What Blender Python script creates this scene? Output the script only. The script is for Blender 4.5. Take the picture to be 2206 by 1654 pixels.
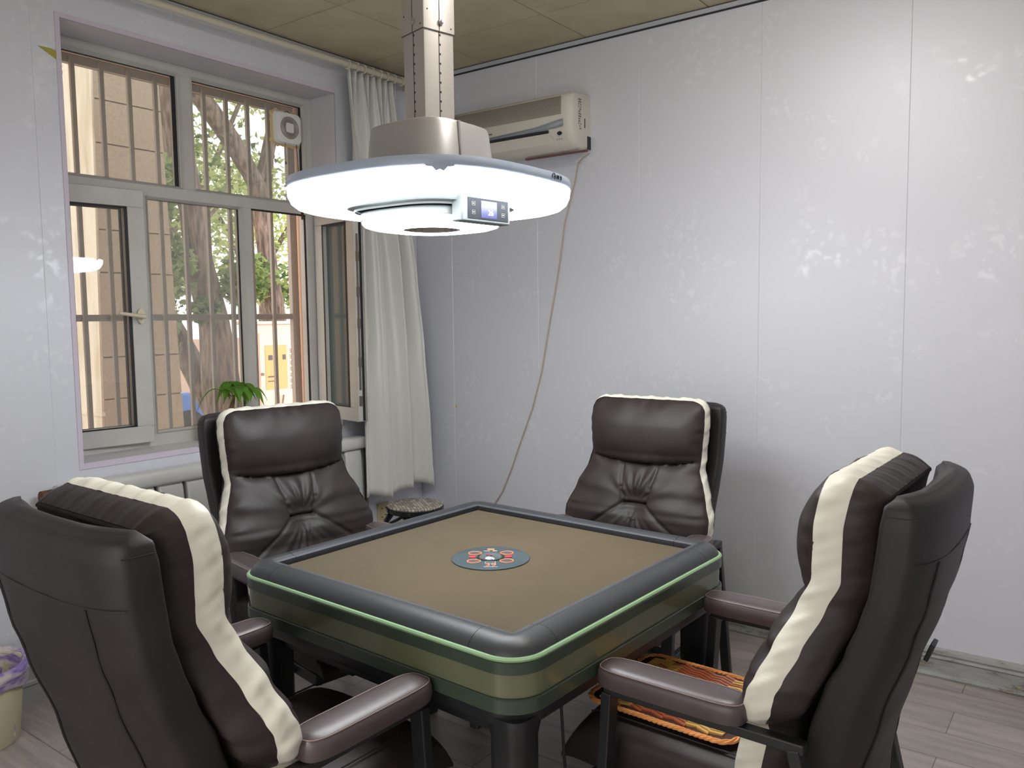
import bpy, bmesh, math, random
from math import sin, cos, pi, radians, sqrt, atan2
from mathutils import Vector, Matrix, noise

for o in list(bpy.data.objects):
    bpy.data.objects.remove(o, do_unlink=True)
SC = bpy.context.scene
COL = SC.collection
random.seed(7)

# ------------------------------------------------------------------ camera
CAM_F = 1753.9                       # focal length in pixels of the 2206 px frame
cd = bpy.data.cameras.new('camera'); cam = bpy.data.objects.new('camera', cd); COL.objects.link(cam)
R_ = Vector((0.80445965, 0.59389193, -0.01170659)); U_ = Vector((-0.0396308, 0.07332519, 0.99652035)); F_ = Vector((-0.59268378, 0.80119648, -0.08252357))
cam.matrix_world = Matrix(((R_.x, U_.x, -F_.x, 3.3271), (R_.y, U_.y, -F_.y, -3.5729), (R_.z, U_.z, -F_.z, 1.47), (0, 0, 0, 1)))
cd.sensor_fit = 'HORIZONTAL'; cd.sensor_width = 36.0; cd.lens = 36.0 * CAM_F / 2206; cd.clip_start = 0.05; cd.clip_end = 200
SC.camera = cam

# ------------------------------------------------------------------ world, exposure
W = bpy.data.worlds.new('world'); SC.world = W; W.use_nodes = True
bgn = W.node_tree.nodes['Background']; bgn.inputs['Color'].default_value = (1.0, 0.97, 0.93, 1); bgn.inputs['Strength'].default_value = 2.6
SC.view_settings.view_transform = 'Standard'; SC.view_settings.look = 'None'
SC.view_settings.gamma = 1.0; SC.view_settings.exposure = 0.0; SC.view_settings.use_curve_mapping = False
LAMP_E = 22.0
DOME_E = 32.0                       # radiance of the ceiling dome lamp                        # radiance of the ring lamp
# low warm sun outdoors, coming over the street from the far side of the trees
sd = bpy.data.lights.new('sun', 'SUN'); sun = bpy.data.objects.new('sun', sd); COL.objects.link(sun)
sd.energy = 1.1; sd.angle = radians(4); sd.color = (1.0, 0.90, 0.78)
sun.rotation_euler = Vector((0.06, 0.80, -0.60)).to_track_quat('-Z', 'Y').to_euler()

# ------------------------------------------------------------------ materials
def srgb(r, g, b):
    f = lambda c: (c / 255 / 12.92) if c / 255 <= .04045 else ((c / 255 + .055) / 1.055) ** 2.4
    return (f(r), f(g), f(b), 1)

def mat(name, col, rough=.5, metal=0, spec=.5, emit=None, es=0, coat=0, sheen=0):
    m = bpy.data.materials.new(name); m.use_nodes = True
    b = m.node_tree.nodes['Principled BSDF']
    b.inputs['Base Color'].default_value = col if len(col) == 4 else (*col, 1)
    b.inputs['Roughness'].default_value = rough; b.inputs['Metallic'].default_value = metal
    b.inputs['Specular IOR Level'].default_value = spec
    b.inputs['Coat Weight'].default_value = coat; b.inputs['Sheen Weight'].default_value = sheen
    if emit: b.inputs['Emission Color'].default_value = emit; b.inputs['Emission Strength'].default_value = es
    return m

def nd(m, t, **kw):
    n = m.node_tree.nodes.new(t)
    for k, v in kw.items():
        if k in n.inputs.keys(): n.inputs[k].default_value = v
        else: setattr(n, k, v)
    return n
def lk(m, a, b): m.node_tree.links.new(a, b)
def bsdf(m): return m.node_tree.nodes['Principled BSDF']
def coords(m, scale=(1, 1, 1), which='Object'):
    tc = nd(m, 'ShaderNodeTexCoord'); mp = nd(m, 'ShaderNodeMapping'); mp.inputs['Scale'].default_value = scale
    lk(m, tc.outputs[which], mp.inputs['Vector']); return mp.outputs['Vector']
def ramp(m, fac, stops):
    r = nd(m, 'ShaderNodeValToRGB'); e = r.color_ramp.elements
    while len(e) < len(stops): e.new(.5)
    for i, (p, c) in enumerate(stops): e[i].position = p; e[i].color = c if len(c) == 4 else (*c, 1)
    lk(m, fac, r.inputs['Fac']); return r.outputs['Color']
def noise_col(m, c1, c2, scale=(5, 5, 5), sc=1, det=6, lo=.35, hi=.65, rough=.6):
    n = nd(m, 'ShaderNodeTexNoise'); n.inputs['Scale'].default_value = sc; n.inputs['Detail'].default_value = det; n.inputs['Roughness'].default_value = rough
    lk(m, coords(m, scale), n.inputs['Vector']); c = ramp(m, n.outputs['Fac'], [(lo, c1), (hi, c2)]); lk(m, c, bsdf(m).inputs['Base Color']); return n
def bump(m, fac, s=.2, d=.002):
    b = nd(m, 'ShaderNodeBump'); b.inputs['Strength'].default_value = s; b.inputs['Distance'].default_value = d
    lk(m, fac, b.inputs['Height']); lk(m, b.outputs['Normal'], bsdf(m).inputs['Normal'])

def leather(name, c1, c2, rough=.42, spec=.38):
    m = mat(name, c1, rough, spec=spec)
    noise_col(m, c1, c2, (1, 1, 1), 9, 4)
    v = nd(m, 'ShaderNodeTexVoronoi'); v.inputs['Scale'].default_value = 420; lk(m, coords(m), v.inputs['Vector']); bump(m, v.outputs['Distance'], .12, .0008)
    return m
M = {}
M['leather'] = leather('brown_leather', srgb(50, 42, 41), srgb(43, 36, 36), .50)
M['leather_back'] = leather('dark_leather', srgb(45, 40, 42), srgb(40, 36, 38), .52)
M['cream'] = leather('cream_leather', srgb(232, 229, 215), srgb(224, 221, 206), .45)
M['arm'] = leather('arm_leather', srgb(84, 73, 74), srgb(75, 65, 66), .38, .6)
M['metal_black'] = mat('black_painted_metal', srgb(34, 35, 38), .42)
M['seam'] = mat('seam_thread', srgb(30, 26, 28), .6)
M['seam_light'] = mat('light_thread', srgb(150, 132, 128), .6)

def wall_material(name, base, dark):
    m = mat(name, base, .5, metal=.20, spec=.6)
    # faint pearl flower damask printed on the pvc panels
    co = coords(m)
    v = nd(m, 'ShaderNodeTexVoronoi'); v.inputs['Scale'].default_value = 24; 
    dist = nd(m, 'ShaderNodeTexNoise'); dist.inputs['Scale'].default_value = 14; dist.inputs['Detail'].default_value = 4; lk(m, co, dist.inputs['Vector'])
    mx = nd(m, 'ShaderNodeMix', data_type='VECTOR'); mx.inputs[0].default_value = .12
    lk(m, co, mx.inputs[4]); lk(m, dist.outputs['Color'], mx.inputs[5]); lk(m, mx.outputs[1], v.inputs['Vector'])
    big = nd(m, 'ShaderNodeTexNoise'); big.inputs['Scale'].default_value = 3.2; big.inputs['Detail'].default_value = 3; lk(m, co, big.inputs['Vector'])
    petals = ramp(m, v.outputs['Distance'], [(.25, (1, 1, 1)), (.42, (0, 0, 0))]); zone = ramp(m, big.outputs['Fac'], [(.50, (0, 0, 0)), (.60, (1, 1, 1))])
    fl = nd(m, 'ShaderNodeMath', operation='MULTIPLY'); lk(m, petals, fl.inputs[0]); lk(m, zone, fl.inputs[1])
    cm = nd(m, 'ShaderNodeMix', data_type='RGBA'); lk(m, fl.outputs[0], cm.inputs[0]); cm.inputs[6].default_value = base; cm.inputs[7].default_value = dark
    lk(m, cm.outputs[2], bsdf(m).inputs['Base Color'])
    rm = nd(m, 'ShaderNodeMapRange'); lk(m, fl.outputs[0], rm.inputs[0]); rm.inputs[3].default_value = .50; rm.inputs[4].default_value = .37
    lk(m, rm.outputs[0], bsdf(m).inputs['Roughness'])
    return m
M['wall'] = wall_material('pearl_wall_panel', srgb(214, 216, 224), srgb(220, 222, 229))
M['pinktrim'] = mat('pale_lilac_trim', srgb(205, 196, 210), .4)
M['reveal'] = mat('reveal_panel', srgb(198, 195, 200), .45)
M['ceil'] = mat('beige_ceiling_tile', srgb(176, 165, 140), .75); noise_col(M['ceil'], srgb(192, 182, 152), srgb(182, 171, 141), (1, 1, 1), 6, 5)
M['ceilgap'] = mat('ceiling_gap', srgb(40, 38, 36), .8)
M['cornice'] = mat('cornice_grey', srgb(176, 180, 188), .4)
M['cornice_dark'] = mat('cornice_groove', srgb(35, 35, 40), .7)
M['upvc'] = mat('white_upvc', srgb(192, 191, 186), .35); noise_col(M['upvc'], srgb(194, 193, 188), srgb(184, 182, 175), (1, 1, 1), 4, 6)
M['gasket'] = mat('black_gasket', srgb(26, 27, 34), .6)
M['hinge'] = mat('aged_steel', srgb(120, 112, 100), .45, .6)
M['handle'] = mat('ivory_handle', srgb(206, 198, 172), .35)

def glass_mat(name, tint, ior=1.5, haze=0.0, hc=(.8, .78, .75, 1)):
    m = bpy.data.materials.new(name); m.use_nodes = True; nt = m.node_tree; nt.nodes.clear()
    o = nt.nodes.new('ShaderNodeOutputMaterial'); t = nt.nodes.new('ShaderNodeBsdfTransparent'); g = nt.nodes.new('ShaderNodeBsdfGlossy')
    fr = nt.nodes.new('ShaderNodeFresnel'); fr.inputs['IOR'].default_value = ior; mx = nt.nodes.new('ShaderNodeMixShader')
    t.inputs['Color'].default_value = tint; g.inputs['Roughness'].default_value = 0.01
    nt.links.new(fr.outputs[0], mx.inputs[0]); nt.links.new(t.outputs[0], mx.inputs[1]); nt.links.new(g.outputs[0], mx.inputs[2])
    last = mx
    if haze:
        d = nt.nodes.new('ShaderNodeBsdfDiffuse'); d.inputs['Color'].default_value = hc; m2 = nt.nodes.new('ShaderNodeMixShader'); m2.inputs[0].default_value = haze
        nt.links.new(mx.outputs[0], m2.inputs[1]); nt.links.new(d.outputs[0], m2.inputs[2]); last = m2
    nt.links.new(last.outputs[0], o.inputs['Surface']); return m
M['glass'] = glass_mat('window_glass', (.84, .86, .85, 1), 1.5, .12)
M['glass_green'] = glass_mat('open_sash_glass', (.40, .48, .47, 1), 1.6, .50, (.26, .31, .31, 1))

M['felt'] = mat('taupe_felt', srgb(96, 86, 70), .9, spec=.12)
n = noise_col(M['felt'], srgb(99, 89, 73), srgb(93, 84, 67), (1, 1, 1), 3, 5)
nf = nd(M['felt'], 'ShaderNodeTexNoise'); nf.inputs['Scale'].default_value = 900; bump(M['felt'], nf.outputs['Fac'], .2, .0006)
M['rimpad'] = mat('black_rim_vinyl', srgb(58, 60, 63), .42)
nf = nd(M['rimpad'], 'ShaderNodeTexNoise'); nf.inputs['Scale'].default_value = 500; bump(M['rimpad'], nf.outputs['Fac'], .15, .0005)
M['rimflat'] = mat('grey_rim_strip', srgb(78, 80, 86), .5)
M['rimwall'] = mat('rim_inner_wall', srgb(26, 27, 31), .5)
M['strip'] = mat('pale_green_strip', srgb(150, 184, 142), .35)
M['band'] = mat('dark_green_band', srgb(62, 74, 62), .25)
M['panel'] = mat('olive_panel', srgb(106, 110, 86), .16, spec=.6)
M['blue_disc'] = mat('slate_control_disc', srgb(72, 86, 92), .3)
M['orange'] = mat('orange_print', srgb(226, 150, 104), .4)
M['red'] = mat('red_button', srgb(196, 60, 74), .3)
M['dome'] = mat('clear_dome', srgb(96, 106, 108), .10, spec=.8)
M['white'] = mat('white_plastic', srgb(226, 226, 222), .4)
M['chrome'] = mat('brushed_nickel', srgb(172, 170, 167), .34, .45)
M['polem'] = mat('champagne_pole', srgb(166, 160, 153), .40, .3)
M['lamprim'] = mat('blue_grey_rim', srgb(160, 172, 188), .38)
M['housing'] = mat('lamp_housing', srgb(98, 104, 103), .4)
M['lampglow'] = mat('lamp_diffuser', (1, 1, 1), .4, emit=(0.93, 0.965, 1.0, 1), es=LAMP_E)
M['lcd'] = mat('lcd_blue', srgb(20, 22, 40), .3, emit=srgb(120, 130, 225), es=.6)
M['digit'] = mat('lcd_digit', (1, 1, 1), .3, emit=(1, 1, 1, 1), es=1.2)
M['disp'] = mat('display_face', srgb(24, 28, 34), .6, spec=.2)
M['ac'] = mat('ivory_ac_plastic', srgb(208, 205, 192), .42)
M['ac_side'] = mat('ac_end', srgb(204, 200, 184), .45)
M['ac_grey'] = mat('ac_grey_trim', srgb(140, 146, 152), .4)
M['dark'] = mat('dark_slot', srgb(36, 38, 48), .6)
M['print'] = mat('print_dark', srgb(95, 95, 100), .6)
M['redstrip'] = mat('dark_red_bracket', srgb(105, 62, 66), .5)
M['cable'] = mat('beige_cable', srgb(182, 164, 146), .5)
M['wire'] = mat('dark_wire', srgb(70, 62, 58), .5)
M['curtain'] = mat('grey_satin_curtain', srgb(206, 206, 201), .34, spec=.55, sheen=.3)
wv = nd(M['curtain'], 'ShaderNodeTexNoise'); wv.inputs['Scale'].default_value = 240; bump(M['curtain'], wv.outputs['Fac'], .08, .0005)
M['rod'] = mat('cream_rod', srgb(196, 190, 172), .45)
M['radiator'] = mat('white_enamel', srgb(206, 206, 202), .35)
M['rust'] = mat('rust', srgb(96, 62, 46), .8); noise_col(M['rust'], srgb(120, 78, 52), srgb(60, 38, 30), (1, 1, 1), 60, 5)
M['socket'] = mat('yellowed_socket', srgb(196, 180, 140), .5)
M['tape'] = mat('yellow_tape', srgb(170, 158, 70), .5)
# floor: grey-brown laminate planks running along x
m = M['floor'] = mat('laminate_floor', srgb(138, 128, 124), .36)
co = coords(m)
br = nd(m, 'ShaderNodeTexBrick'); br.offset = .37; br.squash = 1
br.inputs['Scale'].default_value = 1; br.inputs['Brick Width'].default_value = 1.22; br.inputs['Row Height'].default_value = .187; br.inputs['Mortar Size'].default_value = .0015
br.inputs['Mortar Smooth'].default_value = .1; br.inputs['Bias'].default_value = 0
br.inputs['Color1'].default_value = srgb(166, 157, 152); br.inputs['Color2'].default_value = srgb(157, 148, 143); br.inputs['Mortar'].default_value = srgb(98, 90, 87)
mp = nd(m, 'ShaderNodeMapping'); mp.inputs['Location'].default_value = (.3, .108, 0); lk(m, co, mp.inputs['Vector']); lk(m, mp.outputs[0], br.inputs['Vector'])
gr = nd(m, 'ShaderNodeTexNoise'); gr.inputs['Scale'].default_value = 3; gr.inputs['Detail'].default_value = 8; gr.inputs['Roughness'].default_value = .65
mp2 = nd(m, 'ShaderNodeMapping'); mp2.inputs['Scale'].default_value = (1, 9, 1); lk(m, co, mp2.inputs['Vector']); lk(m, mp2.outputs[0], gr.inputs['Vector'])
gc = ramp(m, gr.outputs['Fac'], [(.3, (.68, .68, .68)), (.7, (1.12, 1.10, 1.08))])
mul = nd(m, 'ShaderNodeMix', data_type='RGBA', blend_type='MULTIPLY'); mul.inputs[0].default_value = 1
lk(m, br.outputs['Color'], mul.inputs[6]); lk(m, gc, mul.inputs[7]); lk(m, mul.outputs[2], bsdf(m).inputs['Base Color'])
# old chipped skirting
m = M['skirt_old'] = mat('chipped_skirting', srgb(128, 130, 126), .5)
a = nd(m, 'ShaderNodeTexNoise'); a.inputs['Scale'].default_value = 5; a.inputs['Detail'].default_value = 8; a.inputs['Roughness'].default_value = .7
lk(m, coords(m, (1.2, 1.2, 5)), a.inputs['Vector']); lk(m, ramp(m, a.outputs['Fac'], [(.42, srgb(158, 160, 158)), (.54, srgb(146, 147, 143)), (.60, srgb(104, 100, 90)), (.65, srgb(186, 178, 140))]), bsdf(m).inputs['Base Color'])
M['skirt_left'] = mat('grey_skirting', srgb(150, 150, 146), .5)
# outdoors
m = M['stone'] = mat('beige_stone', srgb(176, 158, 136), .85)
co = coords(m)
a = nd(m, 'ShaderNodeTexNoise'); a.inputs['Scale'].default_value = 60; a.inputs['Detail'].default_value = 6; lk(m, co, a.inputs['Vector'])
lk(m, ramp(m, a.outputs['Fac'], [(.3, srgb(158, 146, 130)), (.7, srgb(182, 169, 152))]), bsdf(m).inputs['Base Color']); bump(m, a.outputs['Fac'], .5, .004)
M['joint'] = mat('stone_joint', srgb(98, 86, 72), .9)
m = M['sunlit_stone'] = mat('weathered_sunlit_stone', srgb(226, 216, 200), .8)  # pier stone with the sunlight painted in as a paler tone
a = nd(m, 'ShaderNodeTexNoise'); a.inputs['Scale'].default_value = 4; a.inputs['Detail'].default_value = 6; lk(m, coords(m, (3, 3, .5)), a.inputs['Vector'])
lk(m, ramp(m, a.outputs['Fac'], [(.3, srgb(196, 182, 158)), (.55, srgb(230, 222, 208)), (.8, srgb(214, 204, 188))]), bsdf(m).inputs['Base Color'])
m = M['bark'] = mat('bark', srgb(120, 104, 96), .9)
a = nd(m, 'ShaderNodeTexNoise'); a.inputs['Scale'].default_value = 10; a.inputs['Detail'].default_value = 7; lk(m, coords(m, (3, 3, .6)), a.inputs['Vector'])
lk(m, ramp(m, a.outputs['Fac'], [(.35, srgb(84, 72, 66)), (.65, srgb(146, 128, 118))]), bsdf(m).inputs['Base Color']); bump(m, a.outputs['Fac'], 1, .03)
def leafm(name, c, tr):
    m = mat(name, c, .55, spec=.3); b = bsdf(m); t = nd(m, 'ShaderNodeBsdfTranslucent'); t.inputs['Color'].default_value = tr
    mx = nd(m, 'ShaderNodeMixShader'); mx.inputs[0].default_value = .5; o = m.node_tree.nodes['Material Output']
    lk(m, b.outputs[0], mx.inputs[1]); lk(m, t.outputs[0], mx.inputs[2]); lk(m, mx.outputs[0], o.inputs['Surface']); return m
M['leaf_a'] = leafm('leaf_green', srgb(118, 134, 98), srgb(165, 182, 116))
M['leaf_b'] = leafm('leaf_yellow_green', srgb(172, 184, 128), srgb(208, 216, 146))
M['leaf_c'] = leafm('leaf_dark', srgb(84, 104, 76), srgb(104, 130, 82))
M['houseplant'] = leafm('houseplant_leaf', srgb(98, 148, 62), srgb(140, 190, 70))
M['steel_bar'] = mat('taupe_painted_bar', srgb(162, 150, 140), .45)
M['pinkwall'] = mat('warm_reveal_render', srgb(224, 188, 164), .85)
M['cabinet'] = mat('pale_pink_cabinet', srgb(236, 206, 194), .5)
M['cab_orange'] = mat('orange_sticker', srgb(232, 176, 120), .5)
M['conduit'] = mat('grey_conduit', srgb(136, 118, 112), .6)
M['pave'] = mat('pale_pavement', srgb(206, 190, 176), .9)
M['far_wall'] = mat('pink_far_wall', srgb(232, 200, 188), .9)
M['yellow_wall'] = mat('ochre_house_wall', srgb(232, 186, 128), .9)
M['car_blue'] = mat('blue_car_paint', srgb(84, 122, 200), .3)
M['car_white'] = mat('car_window', srgb(226, 230, 236), .2)
M['tyre'] = mat('tyre_rubber', srgb(40, 38, 38), .8)
M['foam'] = mat('yellowed_foam', srgb(206, 180, 128), .8)
M['fan_grey'] = mat('fan_grille', srgb(150, 142, 132), .6)
M['mat_brown'] = mat('brown_lacquered_bamboo', srgb(176, 98, 66), .28)
M['mat_yellow'] = mat('yellow_bamboo', srgb(214, 172, 96), .3)
M['mat_dark'] = mat('mat_backing', srgb(70, 38, 32), .7)
M['rope'] = mat('orange_braid', srgb(226, 152, 86), .7)
m = M['stoolseat'] = mat('woven_stool_print', srgb(176, 168, 154), .45)
ck = nd(m, 'ShaderNodeTexBrick'); ck.offset = .5; ck.inputs['Scale'].default_value = 1; ck.inputs['Brick Width'].default_value = .034; ck.inputs['Row Height'].default_value = .017; ck.inputs['Mortar Size'].default_value = .0018
ck.inputs['Color1'].default_value = srgb(206, 198, 182); ck.inputs['Color2'].default_value = srgb(132, 124, 113); ck.inputs['Mortar'].default_value = srgb(92, 84, 76)
mp = nd(m, 'ShaderNodeMapping'); mp.inputs['Rotation'].default_value = (0, 0, .6); lk(m, coords(m), mp.inputs['Vector']); lk(m, mp.outputs[0], ck.inputs['Vector']); lk(m, ck.outputs['Color'], bsdf(m).inputs['Base Color'])
M['stoolblack'] = mat('black_gloss_tube', srgb(26, 28, 32), .22)
M['bin'] = mat('cream_bin', srgb(196, 188, 158), .5)
M['liner'] = mat('purple_liner', srgb(132, 112, 178), .3); noise_col(M['liner'], srgb(206, 196, 190), srgb(128, 106, 172), (1, 1, 3), 9, 3, .40, .58)
M['binlip'] = mat('bin_lip', srgb(212, 200, 186), .5)
M['terracotta'] = mat('brown_can', srgb(120, 100, 86), .5)
M['plant_stem'] = mat('plant_stem', srgb(112, 80, 60), .8)

# ------------------------------------------------------------------ mesh helpers
class MB:
    def __init__(s): s.v = []; s.f = []; s.m = []
    def quadgrid(s, rows, closed=False, mi=0, flip=False):
        b = len(s.v); n = len(rows[0])
        for r in rows: s.v += [tuple(p) for p in r]
        for i in range(len(rows) - 1):
            for j in range(n if closed else n - 1):
                k = (j + 1) % n
                q = (b + i * n + j, b + i * n + k, b + (i + 1) * n + k, b + (i + 1) * n + j)
                s.f.append(q[::-1] if flip else q); s.m.append(mi)
        return b
    def ngon(s, pts, mi=0, flip=False):
        b = len(s.v); s.v += [tuple(p) for p in pts]; q = tuple(range(b, b + len(pts))); s.f.append(q[::-1] if flip else q); s.m.append(mi)
    def box(s, x0, x1, y0, y1, z0, z1, mi=0):
        b = len(s.v)
        s.v += [(x, y, z) for z in (z0, z1) for (x, y) in ((x0, y0), (x1, y0), (x1, y1), (x0, y1))]
        for q in ((0, 3, 2, 1), (4, 5, 6, 7), (0, 1, 5, 4), (1, 2, 6, 5), (2, 3, 7, 6), (3, 0, 4, 7)):
            s.f.append(tuple(b + i for i in q)); s.m.append(mi)
    def tube(s, pts, r, n=10, mi=0, cap=True, radii=None):
        pts = [Vector(p) for p in pts]; rows = []
        up = Vector((0, 0, 1)); prev = None
        for i, p in enumerate(pts):
            t = (pts[min(i + 1, len(pts) - 1)] - pts[max(i - 1, 0)]).normalized()
            if prev is None:
                a = t.cross(up); a = a if a.length > .1 else t.cross(Vector((1, 0, 0)))
            else: a = prev - t * prev.dot(t)
            a.normalize(); prev = a; b = t.cross(a); rr = radii[i] if radii else r
            rows.append([p + a * (rr * cos(2 * pi * k / n)) + b * (rr * sin(2 * pi * k / n)) for k in range(n)])
        s.quadgrid(rows, True, mi, flip=True)
        if cap: s.ngon(rows[0], mi, flip=False); s.ngon(rows[-1], mi, flip=True)
    def bar(s, a, b, w, d, mi=0, side=Vector((0, 1, 0))):
        a = Vector(a); b = Vector(b); t = (b - a).normalized(); e = (side - t * side.dot(t)).normalized(); g = t.cross(e)
        rows = [[p + e * (sx * w / 2) + g * (sy * d / 2) for sx, sy in ((-1, -1), (1, -1), (1, 1), (-1, 1))] for p in (a, b)]
        s.quadgrid(rows, True, mi); s.ngon(rows[0], mi, True); s.ngon(rows[1], mi)
    def loft(s, rings, mi=0, cap0=True, cap1=True, mis=None):
        for i in range(len(rings) - 1): s.quadgrid([rings[i], rings[i + 1]], True, mis[i] if mis else mi)
        if cap0: s.ngon(rings[0], mis[0] if mis else mi, True)
        if cap1: s.ngon(rings[-1], mis[-1] if mis else mi)
    def lathe(s, prof, n=32, c=(0, 0), mi=0, caps=True):
        rings = [[(c[0] + r * cos(2 * pi * k / n), c[1] + r * sin(2 * pi * k / n), z) for k in range(n)] for r, z in prof]
        s.loft(rings, mi, caps, caps)
    def xf(s, mtx, start=0):
        for i in range(start, len(s.v)): s.v[i] = tuple(mtx @ Vector(s.v[i]))

def O(name, mb, mats, parent=None, loc=None, bevel=0, smooth=35, seg=2, recalc=True, weld=True):
    me = bpy.data.meshes.new(name); me.from_pydata(mb.v, [], mb.f)
    if not isinstance(mats, (list, tuple)): mats = [mats]
    for x in mats: me.materials.append(M[x] if isinstance(x, str) else x)
    for p, i in zip(me.polygons, mb.m): p.material_index = i
    bm = bmesh.new(); bm.from_mesh(me)
    if weld: bmesh.ops.remove_doubles(bm, verts=bm.verts, dist=1e-5)
    if recalc: bmesh.ops.recalc_face_normals(bm, faces=bm.faces)
    bm.to_mesh(me); bm.free()
    if smooth:
        for p in me.polygons: p.use_smooth = True
        me.set_sharp_from_angle(angle=radians(smooth))
    o = bpy.data.objects.new(name, me); COL.objects.link(o)
    if parent: o.parent = parent
    if loc: o.location = loc
    if bevel:
        b = o.modifiers.new('bevel', 'BEVEL'); b.width = bevel; b.segments = seg; b.limit_method = 'ANGLE'; b.angle_limit = radians(40)
    return o
def E(name, loc=(0, 0, 0), rz=0, parent=None):
    o = bpy.data.objects.new(name, None); COL.objects.link(o); o.location = loc; o.rotation_euler = (0, 0, rz); o.empty_display_size = .1
    if parent: o.parent = parent
    return o
def T(o, label, cat, group=None):
    o['label'] = label; o['category'] = cat
    if group: o['group'] = group
    return o
def S(o): o['kind'] = 'structure'; return o
def box(*a, mi=0):
    m = MB(); m.box(*a, mi=mi); return m
def rrect(h, r, z, n=8, hy=None, c=(0, 0)):
    hy = hy or h; out = []
    for q, (sx, sy) in enumerate(((1, 1), (-1, 1), (-1, -1), (1, -1))):
        for k in range(n + 1):
            a = q * pi / 2 + k * pi / 2 / n
            out.append((c[0] + sx * (h - r) + r * cos(a), c[1] + sy * (hy - r) + r * sin(a), z))
    return out
def lerp_t(t, x):
    if x <= t[0][0]: return t[0][1]
    for (a, b), (c, d) in zip(t, t[1:]):
        if x <= c:
            u = (x - a) / (c - a); u = u * u * (3 - 2 * u) * .5 + u * .5; return b + (d - b) * u
    return t[-1][1]
def text_mb(s, size, mtx, mi=0, ext=.0006):
    cu = bpy.data.curves.new('t', 'FONT'); cu.body = s; cu.size = size; cu.extrude = ext; cu.align_x = 'CENTER'; cu.align_y = 'CENTER'
    ob = bpy.data.objects.new('t', cu); COL.objects.link(ob); bpy.context.view_layer.update()
    me = bpy.data.meshes.new_from_object(ob.evaluated_get(bpy.context.evaluated_depsgraph_get()))
    mb = MB(); mb.v = [tuple(mtx @ v.co) for v in me.vertices]; mb.f = [tuple(p.vertices) for p in me.polygons]; mb.m = [mi] * len(mb.f)
    bpy.data.objects.remove(ob, do_unlink=True); return mb
def merge(a, b):
    k = len(a.v); a.v += b.v; a.f += [tuple(i + k for i in f) for f in b.f]; a.m += b.m; return a

# ------------------------------------------------------------------ room shell
H = 2.839; X1 = 4.35; Y1 = -4.75; TH = .45
OY0, OY1, OZ0, OZ1 = -1.99, -.605, .897, 2.642      # window opening
# AC wall: vertical pvc boards with fine grooves
SEAM = [.2694 + .594 * k for k in range(-1, 8)]
w = MB(); xs = [0] + [x for x in SEAM if 0 < x < X1] + [X1]
for a, b in zip(xs, xs[1:]):
    g = .0016
    w.quadgrid([[(a, .0016, z), (a + g, 0, z), (b - g, 0, z), (b, .0016, z)] for z in (0, H)], flip=False)
w.box(-.3, X1 + .1, .006, .14, -.05, H + .1)
S(O('wall_back', w, 'wall', smooth=0, recalc=False))
# window wall with its opening
w = MB(); ysm = [-2.0974 + .594 * k for k in range(-5, 4)]
ys = sorted([y for y in ysm if Y1 < y < 0] + [Y1, 0, OY0, OY1])
for a, b in zip(ys, ys[1:]):
    for z0, z1 in ((0, OZ0), (OZ0, OZ1), (OZ1, H)):
        if z0 == OZ0 and a >= OY0 - 1e-6 and b <= OY1 + 1e-6: continue
        ga = .0016 if a in ysm else 0; gb = .0016 if b in ysm else 0
        w.quadgrid([[(-.0016 if ga else 0, a, z), (0, a + ga, z), (0, b - gb, z), (-.0016 if gb else 0, b, z)] for z in (z0, z1)])
for y0, y1, z0, z1 in ((Y1 - .1, OY0, -.6, H + .1), (OY1, .14, -.6, H + .1), (OY0, OY1, -.6, OZ0), (OY0, OY1, OZ1, H + .1)):
    w.box(-.255, -.0062, y0, y1, z0, z1, mi=1)
    w.box(-TH, -.255, y0 + (.0 if y0 != OY1 else .03), y1, z0, z1, mi=2)
S(O('wall_left', w, ['wall', 'reveal', 'pinkwall'], smooth=0, recalc=False))
S(O('wall_right', box(X1, X1 + .1, Y1 - .1, .14, -.05, H + .1), 'wall'))
w = MB(); WX0, WX1, WZ0, WZ1 = 1.5, 4.1, .30, 2.60
for x0, x1, z0, z1 in ((-.1, WX0, -.05, H + .1), (WX1, X1, -.05, H + .1), (WX0, WX1, -.05, WZ0), (WX0, WX1, WZ1, H + .1)): w.box(x0, x1, Y1 - .2, Y1, z0, z1)
S(O('wall_front', w, 'wall', smooth=0))
w = MB(); w.box(WX0, WX1, Y1 - .12, Y1 - .06, WZ0, WZ0 + .06); w.box(WX0, WX1, Y1 - .12, Y1 - .06, WZ1 - .06, WZ1)
for x in (WX0, (WX0 + WX1) / 2 - .03, WX1 - .06): w.box(x, x + .06, Y1 - .12, Y1 - .06, WZ0, WZ1)
S(O('fill_window', w, 'upvc', smooth=0))  # unseen window and wall opening, added to let in fill daylight
S(O('floor', box(-.01, X1, Y1, .01, -.12, 0), 'floor'))
# suspended ceiling: tiles with shallow shadow gaps
w = MB(); w.box(-.1, X1 + .1, Y1 - .1, .14, H + .006, H + .1, mi=1)
gx = [-.11 + .64 * k for k in range(0, 8)]; gy = [.24 - .64 * k for k in range(0, 9)]
for a, b in zip(gx, gx[1:]):
    for d, c in zip(gy, gy[1:]):
        x0, x1, y0, y1 = max(a, 0), min(b, X1), max(c, Y1), min(d, 0)
        if x1 > x0 and y1 > y0:
            g = .003; w.box(x0 + g, x1 - g, y0 + g, y1 - g, H, H + .008)
S(O('ceiling', w, ['ceil', 'ceilgap'], smooth=0))
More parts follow.
